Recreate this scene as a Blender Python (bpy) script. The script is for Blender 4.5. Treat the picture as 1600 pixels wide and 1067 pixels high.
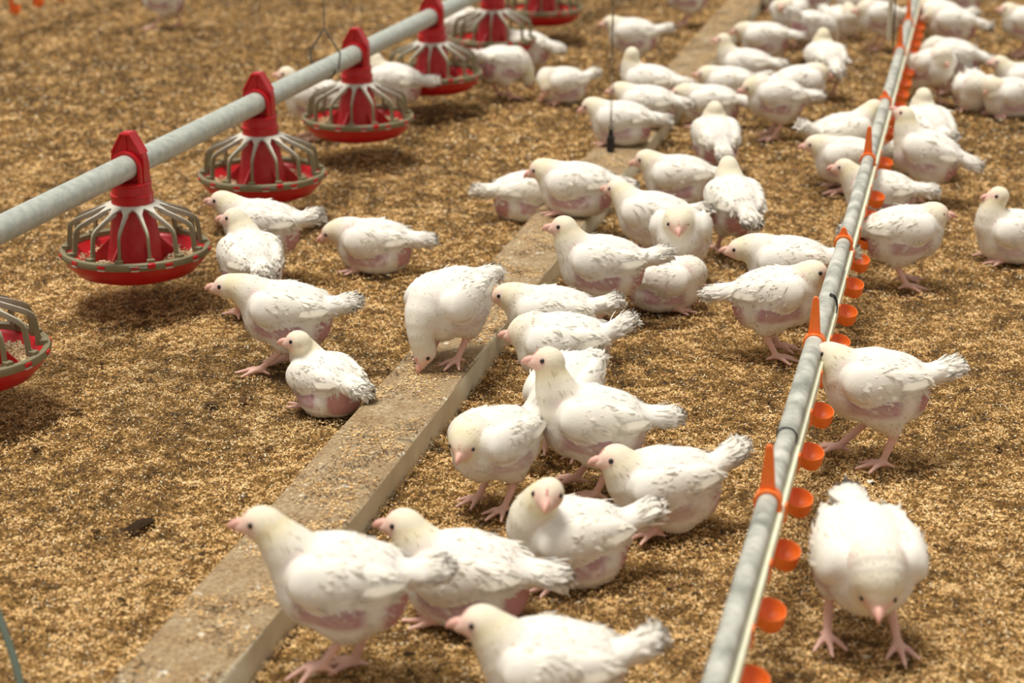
import bpy, math, random
import numpy as np
from mathutils import Vector, Matrix

for o in list(bpy.data.objects): bpy.data.objects.remove(o)
S = bpy.context.scene
COL = S.collection
R_ = math.radians
random.seed(7)

# ------------------------------------------------------------------ camera
CAM_H = 1.30
FPX = 2900.0                       # focal length in pixels of the 1600 px frame
PITCH = math.atan2(983.0, FPX)
YAW = R_(14.55)
cam_d = bpy.data.cameras.new('camera')
cam = bpy.data.objects.new('camera', cam_d); COL.objects.link(cam)
cam.location = (0, 0, CAM_H)
cam.rotation_euler = (math.pi/2 - PITCH, 0, YAW)
cam_d.sensor_width = 36.0
cam_d.lens = FPX/1600*36.0
cam_d.clip_end = 100
cam_d.dof.use_dof = True
cam_d.dof.focus_distance = 3.62
cam_d.dof.aperture_fstop = 3.4
S.camera = cam

# ------------------------------------------------------------------ light
W = bpy.data.worlds.new('barn_daylight'); S.world = W; W.use_nodes = True
bg = W.node_tree.nodes['Background']
bg.inputs[0].default_value = (1.0, 0.955, 0.90, 1); bg.inputs[1].default_value = 0.50
sun_d = bpy.data.lights.new('sun', 'SUN'); sun = bpy.data.objects.new('sun', sun_d); COL.objects.link(sun)
sun_d.energy = 3.75; sun_d.angle = R_(21); sun_d.color = (1.0, 0.955, 0.885)
_sd = Vector((-0.17, -0.06, 1.0)).normalized()          # towards the light: high, from the left
sun.rotation_euler = _sd.to_track_quat('Z', 'Y').to_euler()

S.view_settings.view_transform = 'Standard'
S.view_settings.look = 'None'
S.view_settings.exposure = 0.0
S.view_settings.gamma = 1.0
S.view_settings.use_curve_mapping = False

# ------------------------------------------------------------------ helpers
cF = Vector((-math.sin(YAW)*math.cos(PITCH), math.cos(YAW)*math.cos(PITCH), -math.sin(PITCH)))
cR = Vector((math.cos(YAW), math.sin(YAW), 0))
cU = cR.cross(cF)
FH = Vector((-math.sin(YAW), math.cos(YAW), 0))
def at(px, py, z=0.0):
    d = cF*FPX + cR*(px-800) - cU*(py-533.5)
    t = (z-CAM_H)/d.z
    return Vector((0, 0, CAM_H)) + d*t

def tag(o, label=None, cat=None, group=None, kind=None):
    if label: o['label'] = label
    if cat: o['category'] = cat
    if group: o['group'] = group
    if kind: o['kind'] = kind
    return o
def empty(name, loc=(0, 0, 0), rz=0.0):
    o = bpy.data.objects.new(name, None); COL.objects.link(o)
    o.location = loc; o.rotation_euler = (0, 0, rz); o.empty_display_size = .05
    return o
def link(name, me, parent=None):
    o = bpy.data.objects.new(name, me); COL.objects.link(o)
    if parent: o.parent = parent
    return o

class MB:
    """collects vertices, faces and point colours, links them as one mesh object"""
    def __init__(s): s.v = []; s.f = []; s.c = []; s.col = (1, 1, 1)
    def add(s, vs, fs, col=None):
        n = len(s.v); s.v += [tuple(p) for p in vs]; s.f += [tuple(i+n for i in f) for f in fs]
        s.c += [col or s.col]*len(vs)
    def tube(s, pts, rad, seg=12, cap=True, col=None):
        pts = [Vector(p) for p in pts]; n = len(pts)
        if not hasattr(rad, '__len__'): rad = [rad]*n
        vs = []; up = None
        for i, p in enumerate(pts):
            t = (pts[min(i+1, n-1)]-pts[max(i-1, 0)]).normalized()
            if up is None:
                a = Vector((0, 0, 1)) if abs(t.z) < .9 else Vector((1, 0, 0))
                up = (a - t*a.dot(t)).normalized()
            else: up = (up - t*up.dot(t)).normalized()
            b = t.cross(up)
            for k in range(seg):
                a = 2*math.pi*k/seg
                vs.append(p + (up*math.cos(a)+b*math.sin(a))*rad[i])
        fs = []
        for i in range(n-1):
            for k in range(seg):
                k2 = (k+1) % seg
                fs.append((i*seg+k, i*seg+k2, (i+1)*seg+k2, (i+1)*seg+k))
        if cap:
            fs.append(tuple(range(seg))[::-1]); fs.append(tuple((n-1)*seg+k for k in range(seg)))
        s.add(vs, fs, col)
    def lathe(s, prof, seg=48, col=None, center=(0, 0, 0), a0=0., a1=2*math.pi):
        full = abs(a1-a0-2*math.pi) < 1e-6
        m = seg if full else seg+1
        vs = []; fs = []
        for k in range(m):
            a = a0+(a1-a0)*k/seg
            for r, z in prof: vs.append((center[0]+r*math.cos(a), center[1]+r*math.sin(a), center[2]+z))
        P = len(prof)
        for k in range(seg):
            k2 = (k+1) % m
            for j in range(P-1): fs.append((k*P+j, k2*P+j, k2*P+j+1, k*P+j+1))
        s.add(vs, fs, col)
    def box(s, c, size, col=None, rz=0.0, M=None):
        x, y, z = [a/2 for a in size]
        vs = [Vector((a, b, d)) for a in (-x, x) for b in (-y, y) for d in (-z, z)]
        rot = M or Matrix.Rotation(rz, 3, 'Z')
        vs = [rot @ v + Vector(c) for v in vs]
        s.add(vs, [(0, 1, 3, 2), (4, 6, 7, 5), (0, 4, 5, 1), (2, 3, 7, 6), (0, 2, 6, 4), (1, 5, 7, 3)], col)
    def prism(s, outline, y0, y1, col=None, axis='y'):
        n = len(outline); vs = []
        for yy in (y0, y1):
            for a, b in outline: vs.append((a, yy, b) if axis == 'y' else (a, b, yy))
        fs = [tuple(range(n)), tuple(range(2*n-1, n-1, -1))]
        for i in range(n): j = (i+1) % n; fs.append((i, i+n, j+n, j))
        s.add(vs, fs, col)
    def mesh(s, name, m, smooth=True, sharp=35):
        me = bpy.data.meshes.new(name); me.from_pydata(s.v, [], s.f)
        ca = me.color_attributes.new('Col', 'FLOAT_COLOR', 'POINT')
        ca.data.foreach_set('color', np.array([(c[0], c[1], c[2], 1) for c in s.c], np.float32).ravel())
        me.materials.append(m)
        import bmesh
        bm = bmesh.new(); bm.from_mesh(me); bmesh.ops.recalc_face_normals(bm, faces=bm.faces); bm.to_mesh(me); bm.free()
        me.update()
        if smooth:
            me.polygons.foreach_set('use_smooth', [True]*len(me.polygons))
            me.set_sharp_from_angle(angle=R_(sharp))
        return me
    def build(s, name, m, parent=None, smooth=True, sharp=35, bevel=0.0):
        o = link(name, s.mesh(name, m, smooth, sharp), parent)
        if bevel:
            b = o.modifiers.new('bevel', 'BEVEL'); b.width = bevel; b.segments = 2; b.limit_method = 'ANGLE'; b.angle_limit = R_(40)
        return o

# ------------------------------------------------------------------ materials
def new_mat(name):
    m = bpy.data.materials.new(name); m.use_nodes = True
    nt = m.node_tree; return m, nt, nt.nodes['Principled BSDF']
def mat(name, col, rough=.5, metal=0., dirt=None, dscale=30., damt=.5, bump=0., bscale=200., spec=.4):
    """plain material, optional second colour mixed in by noise, optional bump"""
    m, nt, b = new_mat(name)
    b.inputs['Base Color'].default_value = (*col, 1); b.inputs['Roughness'].default_value = rough
    b.inputs['Metallic'].default_value = metal; b.inputs['Specular IOR Level'].default_value = spec
    tc = nt.nodes.new('ShaderNodeTexCoord')
    if dirt:
        n = nt.nodes.new('ShaderNodeTexNoise'); n.inputs['Scale'].default_value = dscale; n.inputs['Detail'].default_value = 6
        n.inputs['Roughness'].default_value = .65
        nt.links.new(tc.outputs['Object'], n.inputs['Vector'])
        r = nt.nodes.new('ShaderNodeValToRGB'); r.color_ramp.elements[0].position = .5-.28*damt; r.color_ramp.elements[1].position = .62+.2*(1-damt)
        r.color_ramp.elements[0].color = (*col, 1); r.color_ramp.elements[1].color = (*dirt, 1)
        nt.links.new(n.outputs['Fac'], r.inputs['Fac']); nt.links.new(r.outputs['Color'], b.inputs['Base Color'])
    if bump:
        n2 = nt.nodes.new('ShaderNodeTexNoise'); n2.inputs['Scale'].default_value = bscale; n2.inputs['Detail'].default_value = 4
        nt.links.new(tc.outputs['Object'], n2.inputs['Vector'])
        bp = nt.nodes.new('ShaderNodeBump'); bp.inputs['Strength'].default_value = bump; bp.inputs['Distance'].default_value = .004
        nt.links.new(n2.outputs['Fac'], bp.inputs['Height']); nt.links.new(bp.outputs['Normal'], b.inputs['Normal'])
    return m
def mat_attr(name, rough=.8, spec=.2, sss=0., bump=0., bscale=300., vary=0., sheen=0.):
    m, nt, b = new_mat(name)
    a = nt.nodes.new('ShaderNodeAttribute'); a.attribute_name = 'Col'
    src = a.outputs['Color']
    tc = nt.nodes.new('ShaderNodeTexCoord')
    if vary:
        n = nt.nodes.new('ShaderNodeTexNoise'); n.inputs['Scale'].default_value = 70; n.inputs['Detail'].default_value = 4
        nt.links.new(tc.outputs['Object'], n.inputs['Vector'])
        mr = nt.nodes.new('ShaderNodeMapRange'); mr.inputs[1].default_value = .3; mr.inputs[2].default_value = .7
        mr.inputs[3].default_value = 1-vary; mr.inputs[4].default_value = 1
        nt.links.new(n.outputs['Fac'], mr.inputs[0])
        mx = nt.nodes.new('ShaderNodeVectorMath'); mx.operation = 'SCALE'
        nt.links.new(src, mx.inputs[0]); nt.links.new(mr.outputs[0], mx.inputs['Scale']); src = mx.outputs[0]
    nt.links.new(src, b.inputs['Base Color'])
    b.inputs['Roughness'].default_value = rough; b.inputs['Specular IOR Level'].default_value = spec
    if sss:
        b.inputs['Subsurface Weight'].default_value = sss; b.inputs['Subsurface Radius'].default_value = (.012, .006, .004)
        b.inputs['Subsurface Scale'].default_value = 1.0
    if bump:
        n2 = nt.nodes.new('ShaderNodeTexNoise'); n2.inputs['Scale'].default_value = bscale; n2.inputs['Detail'].default_value = 3
        nt.links.new(tc.outputs['Object'], n2.inputs['Vector'])
        bp = nt.nodes.new('ShaderNodeBump'); bp.inputs['Strength'].default_value = bump; bp.inputs['Distance'].default_value = .002
        nt.links.new(n2.outputs['Fac'], bp.inputs['Height']); nt.links.new(bp.outputs['Normal'], b.inputs['Normal'])
    return m
M_BIRD = mat_attr('white_plumage', .85, .12, bump=.25, bscale=260., vary=.07)
M_FEATHER = mat_attr('feather_blades', .9, .08)
_nt = M_FEATHER.node_tree; _p = _nt.nodes['Principled BSDF']; _tr = _nt.nodes.new('ShaderNodeBsdfTranslucent'); _mx = _nt.nodes.new('ShaderNodeMixShader')
_nt.links.new(_nt.nodes['Attribute'].outputs['Color'], _tr.inputs['Color']); _mx.inputs[0].default_value = .38
_nt.links.new(_p.outputs[0], _mx.inputs[1]); _nt.links.new(_tr.outputs[0], _mx.inputs[2]); _nt.links.new(_mx.outputs[0], _nt.nodes['Material Output'].inputs['Surface'])
_na = _nt.nodes.new('ShaderNodeAttribute'); _na.attribute_name = 'Nrm'        # coat normal, so blades shade like the coat they lie on
_vt = _nt.nodes.new('ShaderNodeVectorTransform'); _vt.vector_type = 'NORMAL'; _vt.convert_from = 'OBJECT'; _vt.convert_to = 'WORLD'
_nt.links.new(_na.outputs['Vector'], _vt.inputs[0]); _nt.links.new(_vt.outputs[0], _p.inputs['Normal'])
M_EYE = mat('eye_black', (.012, .010, .010), .12, spec=.7)
M_BEAK = mat('beak_horn', (.80, .47, .38), .45, dirt=(.70, .36, .28), dscale=90.)
M_COMB = mat('comb_skin', (.76, .34, .28), .55)
M_RED = mat('red_plastic', (.56, .006, .012), .33, dirt=(.44, .008, .012), dscale=22., damt=.7, spec=.5)
M_CONE = mat('dusty_red_plastic', (.42, .008, .014), .45, dirt=(.50, .07, .06), dscale=16., damt=.2)
M_GRILL = mat_attr('olive_plastic', .5, .35, vary=.12)
M_FEED = mat_attr('feed', .9, .1)
M_GALV = mat('galvanised_steel', (.36, .40, .35), .45, .15, dirt=(.56, .58, .51), dscale=48., damt=.7, bump=.05, bscale=80.)
M_COND = mat('weathered_conduit', (.60, .60, .52), .5, .0, dirt=(.15, .16, .13), dscale=19., damt=.46, bump=.1)
M_PVC = mat('cream_pvc', (.86, .86, .66), .45, dirt=(.76, .74, .50), dscale=30.)
M_ORANGE = mat('orange_plastic', (.93, .20, .022), .38, dirt=(.84, .15, .018), dscale=40., spec=.5)
M_DARK = mat('black_plastic', (.018, .018, .018), .4)
M_WIRE = mat('dull_wire', (.16, .15, .13), .45, .6)
M_CORD = mat('cream_cord', (.62, .57, .44), .8)
M_ROD = mat('grey_green_rod', (.14, .18, .14), .5)
M_HUSK = mat_attr('rice_husk', .75, .25)

# ------------------------------------------------------------------ noise for laying out the litter
rng = np.random.default_rng(11)
def vnoise(x, y, sc, seed=0):
    g = np.random.default_rng(1000+seed).random((256, 256))
    xs = x*sc; ys = y*sc
    xi = np.floor(xs).astype(int); yi = np.floor(ys).astype(int)
    fx = xs-xi; fy = ys-yi; fx = fx*fx*(3-2*fx); fy = fy*fy*(3-2*fy)
    a = g[xi % 256, yi % 256]; b = g[(xi+1) % 256, yi % 256]; c = g[xi % 256, (yi+1) % 256]; d = g[(xi+1) % 256, (yi+1) % 256]
    return (a*(1-fx)+b*fx)*(1-fy)+(c*(1-fx)+d*fx)*fy
def ground_h(x, y):
    return .007*(vnoise(x, y, 9, 1)-.5)+.007*(vnoise(x, y, 28, 2)-.5)
def crumb_h(x, y):
    return .009*(vnoise(x, y, 70, 5)-.5)+.006*(vnoise(x, y, 130, 9)-.5)

# ------------------------------------------------------------------ floor
def floor():
    xs = np.arange(-9.0, 5.0, .05); ys = np.arange(-1.0, 14.0, .05)
    X, Y = np.meshgrid(xs, ys, indexing='ij'); Z = ground_h(X, Y)-.006
    nx, ny = X.shape
    V = np.stack([X, Y, Z], -1).reshape(-1, 3)
    I = np.arange(nx*ny).reshape(nx, ny)
    F = np.stack([I[:-1, :-1], I[1:, :-1], I[1:, 1:], I[:-1, 1:]], -1).reshape(-1, 4)
    me = np_mesh('floor', V, F)
    m, nt, b = new_mat('packed_litter')
    tc = nt.nodes.new('ShaderNodeTexCoord')
    n = nt.nodes.new('ShaderNodeTexNoise'); n.inputs['Scale'].default_value = 95; n.inputs['Detail'].default_value = 8; n.inputs['Roughness'].default_value = .75
    nt.links.new(tc.outputs['Object'], n.inputs['Vector'])
    r = nt.nodes.new('ShaderNodeValToRGB'); e = r.color_ramp.elements
    e[0].position = .36; e[0].color = (.055, .030, .010, 1); e[1].position = .68; e[1].color = (.52, .33, .12, 1)
    k = e.new(.5); k.color = (.26, .145, .045, 1)
    nt.links.new(n.outputs['Fac'], r.inputs['Fac']); nt.links.new(r.outputs['Color'], b.inputs['Base Color'])
    b.inputs['Roughness'].default_value = .9; b.inputs['Specular IOR Level'].default_value = .1
    bp = nt.nodes.new('ShaderNodeBump'); bp.inputs['Strength'].default_value = .9; bp.inputs['Distance'].default_value = .006
    nt.links.new(n.outputs['Fac'], bp.inputs['Height']); nt.links.new(bp.outputs['Normal'], b.inputs['Normal'])
    me.materials.append(m)
    o = link('floor', me); tag(o, kind='structure')
def np_mesh(name, V, F, col=None, smooth=True):
    me = bpy.data.meshes.new(name)
    nv = len(V); nf = len(F); k = F.shape[1]
    me.vertices.add(nv); me.vertices.foreach_set('co', np.ascontiguousarray(V, np.float32).ravel())
    me.loops.add(nf*k); me.loops.foreach_set('vertex_index', np.ascontiguousarray(F, np.int32).ravel())
    me.polygons.add(nf); me.polygons.foreach_set('loop_start', np.arange(0, nf*k, k, dtype=np.int32))
    if smooth: me.polygons.foreach_set('use_smooth', np.ones(nf, bool))
    if col is not None:
        ca = me.color_attributes.new('Col', 'FLOAT_COLOR', 'POINT')
        ca.data.foreach_set('color', np.concatenate([col, np.ones((nv, 1))], 1).astype(np.float32).ravel())
    me.update(calc_edges=True)
    return me
floor()

# ------------------------------------------------------------------ concrete-grey timber kerb through the litter
BEAM_T = .055
bA = at(258, 1066, BEAM_T); bB = at(1158, 5, BEAM_T)
bdir = (bB-bA); bdir.z = 0; bdir.normalize(); bnor = Vector((bdir.y, -bdir.x, 0))      # to the right
BEAM_W = .150
def beam_pt(px, py):                          # distance along the beam of a pixel on its top
    return (at(px, py, BEAM_T)-bA).dot(bdir)

# ------------------------------------------------------------------ loose husks
def litter():
    per = []
    # (camera-depth range, density per m2, length, width)
    for z0, z1, dens, L, Wd in ((2.0, 3.0, 92000, .0062, .0020), (3.0, 4.3, 82000, .0064, .0021), (4.3, 5.6, 44000, .0085, .0028), (5.6, 10.8, 15500, .0130, .0045)):
        n = int(dens*(z1-z0)*(z1+z0)/2*1600/FPX*1.5)
        u = rng.random(n); dz = np.sqrt(z0*z0+(z1*z1-z0*z0)*u)
        lat = (rng.random(n)-.5)*1600/FPX*dz*1.5
        # camera depth -> horizontal distance on the ground
        D = (dz - CAM_H*math.sin(PITCH))/math.cos(PITCH)
        x = cR.x*lat+FH.x*D; y = cR.y*lat+FH.y*D
        z = ground_h(x, y)+crumb_h(x, y)+rng.random(n)**1.5*.005
        per.append((x, y, z, np.full(n, L), np.full(n, Wd), np.zeros(n)))
    n = 46000                                 # crumbs lying on the kerb
    s = rng.random(n)*7.5-.3; w = (rng.random(n)-.5)*BEAM_W*.98
    keep = vnoise(s*1.0, w+5, 14, 8)+.35*rng.random(n) > .62
    s = s[keep]; w = w[keep]; n = len(s)
    x = bA.x+bdir.x*s+bnor.x*w; y = bA.y+bdir.y*s+bnor.y*w
    per.append((x, y, np.full(n, BEAM_T+.001)+rng.random(n)*.0015, np.full(n, .0065), np.full(n, .0022), np.ones(n)))
    x, y, z, L, Wd, onb = [np.concatenate(a) for a in zip(*per)]
    # nothing under the kerb
    s = (x-bA.x)*bdir.x+(y-bA.y)*bdir.y; w = (x-bA.x)*bnor.x+(y-bA.y)*bnor.y
    keep = (onb > 0) | (np.abs(w) > BEAM_W/2+.001)
    # litter drifts a little against both sides of the kerb
    z = z+np.where(onb > 0, 0, .004*np.exp(-np.maximum(np.abs(w)-BEAM_W/2, 0)/.02))
    x, y, z, L, Wd, onb, w = [a[keep] for a in (x, y, z, L, Wd, onb, w)]
    n = len(x)
    L = L*(.6+.8*rng.random(n)); Wd = Wd*(.7+.6*rng.random(n))
    yaw = rng.random(n)*2*np.pi; tilt = rng.normal(0, .38, n)*(1-.7*onb); roll = rng.normal(0, .5, n)*(1-.7*onb)
    dx = np.stack([np.cos(yaw)*np.cos(tilt), np.sin(yaw)*np.cos(tilt), np.sin(tilt)], 1)
    sd = np.stack([-np.sin(yaw)*np.cos(roll), np.cos(yaw)*np.cos(roll), np.sin(roll)], 1)
    C = np.stack([x, y, z+.0012], 1)
    hl = (L/2)[:, None]; hw = (Wd/2)[:, None]; lift = np.array([[0, 0, 1]])*(Wd*.30)[:, None]
    V = np.stack([C-dx*hl, C+sd*hw-dx*hl*.1-lift*.5, C+dx*hl, C-sd*hw+dx*hl*.1-lift*.5], 1)
    V[:, 0] -= 0; V[:, 2] += lift*.4
    pal = np.array([(.91, .635, .300), (.745, .460, .175), (.48, .262, .088), (.21, .108, .036), (.045, .026, .013), (.95, .81, .54)])
    t = .50*vnoise(x, y, 30, 3)+.45*vnoise(x, y, 62, 4)+.20*vnoise(x, y, 5, 6)+rng.normal(0, .15, n)
    t = t+.17*np.clip((y-3.3)/2.6, 0, 1)                               # darker husk mix far off paints in the self-shadow the flat flakes lack
    g0 = at(400, 605); soil = np.exp(-(((x-g0.x)/.30)**2+((y-g0.y)/.34)**2))
    t = t+.16*soil*(vnoise(x, y, 16, 12)+.3)
    t = t+.07*(1-onb)*np.exp(-((w-.27)/.20)**2)*(y < 4.6)
    q0 = at(0, 112); q1 = at(260, 30); qd = (q1-q0).normalized()                     # shadow of the far drinking line, painted as a strip of darker husks
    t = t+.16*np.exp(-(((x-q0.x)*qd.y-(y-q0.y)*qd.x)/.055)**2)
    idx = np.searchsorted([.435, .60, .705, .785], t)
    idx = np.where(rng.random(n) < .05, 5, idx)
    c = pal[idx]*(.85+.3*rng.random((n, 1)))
    gs = (soil > .35)&(rng.random(n) < .45); c[gs] = .5*c[gs]+.5*c[gs].mean(1, keepdims=True)*np.array((.95, .82, .52))
    F = np.arange(n*4).reshape(n, 4)
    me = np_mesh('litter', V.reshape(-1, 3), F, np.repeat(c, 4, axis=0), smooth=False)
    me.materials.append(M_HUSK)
    o = link('litter', me)
    tag(o, 'loose golden brown rice husk litter covering the barn floor', 'litter', kind='stuff')
litter()

# ------------------------------------------------------------------ kerb timbers
def kerb():
    m, nt, b = new_mat('dirty_timber')
    tc = nt.nodes.new('ShaderNodeTexCoord'); geo = nt.nodes.new('ShaderNodeNewGeometry')
    def ns(scale, det=6, rough=.6):
        n = nt.nodes.new('ShaderNodeTexNoise'); n.inputs['Scale'].default_value = scale; n.inputs['Detail'].default_value = det; n.inputs['Roughness'].default_value = rough
        nt.links.new(tc.outputs['Object'], n.inputs['Vector']); return n.outputs['Fac']
    def ramp(f, stops):
        r = nt.nodes.new('ShaderNodeValToRGB'); e = r.color_ramp.elements
        e[0].position, e[0].color = stops[0][0], (*stops[0][1], 1); e[1].position, e[1].color = stops[-1][0], (*stops[-1][1], 1)
        for p, c in stops[1:-1]: k = e.new(p); k.color = (*c, 1)
        nt.links.new(f, r.inputs['Fac']); return r.outputs['Color']
    def mix(f, a, c):
        x = nt.nodes.new('ShaderNodeMix'); x.data_type = 'RGBA'
        nt.links.new(f, x.inputs[0]); nt.links.new(a, x.inputs[6]); nt.links.new(c, x.inputs[7]); return x.outputs[2]
    wood = ramp(ns(9), [(.35, (.66, .60, .43)), (.65, (.80, .75, .57))])
    dirt = mix(ramp(ns(16, 4, .6), [(.40, (0, 0, 0)), (.62, (.8, .8, .8))]), ramp(ns(130, 8, .75), [(.36, (.10, .055, .022)), (.5, (.27, .165, .075)), (.66, (.47, .34, .18))]), ramp(ns(150, 8, .75), [(.36, (.15, .09, .045)), (.5, (.36, .26, .14)), (.66, (.62, .51, .34))]))
    sep = nt.nodes.new('ShaderNodeSeparateXYZ'); nt.links.new(geo.outputs['True Normal'], sep.inputs[0])
    top = nt.nodes.new('ShaderNodeMapRange'); top.inputs[1].default_value = .5; top.inputs[2].default_value = .8; top.inputs[3].default_value = .10; top.inputs[4].default_value = .92
    nt.links.new(sep.outputs['Z'], top.inputs[0])
    base = mix(top.outputs[0], wood, dirt)
    spots = ramp(ns(34, 3, .5), [(.66, (0, 0, 0)), (.72, (1, 1, 1))])
    wh = nt.nodes.new('ShaderNodeRGB'); wh.outputs[0].default_value = (.74, .68, .55, 1)
    fin = mix(spots, base, wh.outputs[0])
    nt.links.new(fin, b.inputs['Base Color']); b.inputs['Roughness'].default_value = .9; b.inputs['Specular IOR Level'].default_value = .15
    bp = nt.nodes.new('ShaderNodeBump'); bp.inputs['Strength'].default_value = .5; bp.inputs['Distance'].default_value = .004
    nt.links.new(ns(160, 6, .7), bp.inputs['Height']); nt.links.new(bp.outputs['Normal'], b.inputs['Normal'])
    s1 = beam_pt(596, 684)
    spans = [(-.55, s1-.003, 'timber kerb lying in the litter, nearer length running to the bottom edge'),
             (s1+.003, 8.6, 'timber kerb lying in the litter, farther length with chickens sitting on it')]
    ang = math.atan2(bdir.y, bdir.x)
    for s0, s1_, lab in spans:
        mb = MB(); n = max(2, int((s1_-s0)/.12)); L = s1_-s0
        rows = []
        prof = [(-.5, -1.0), (-.5, -.09), (-.46, 0), (-.2, .012), (.2, .01), (.46, 0), (.5, -.09), (.5, -1.0)]
        vs = []; rr = random.Random(3)
        for i in range(n+1):
            for (a, h) in prof:
                vs.append((L*i/n, -a*BEAM_W+rr.uniform(-.0012, .0012), BEAM_T*(1+h*.9)+rr.uniform(-.0012, .0012) if h > -.5 else -.02))
        P = len(prof); fs = []
        for i in range(n):
            for j in range(P-1): fs.append((i*P+j, i*P+j+1, (i+1)*P+j+1, (i+1)*P+j))
        fs.append(tuple(range(P))); fs.append(tuple(n*P+j for j in range(P))[::-1])
        mb.add(vs, fs)
        o = mb.build('timber_kerb', m, sharp=50)
        o.location = (bA.x+bdir.x*s0, bA.y+bdir.y*s0, 0); o.rotation_euler = (0, 0, ang)
        tag(o, lab, 'beam', 'timber kerbs dividing the litter')
kerb()

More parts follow.
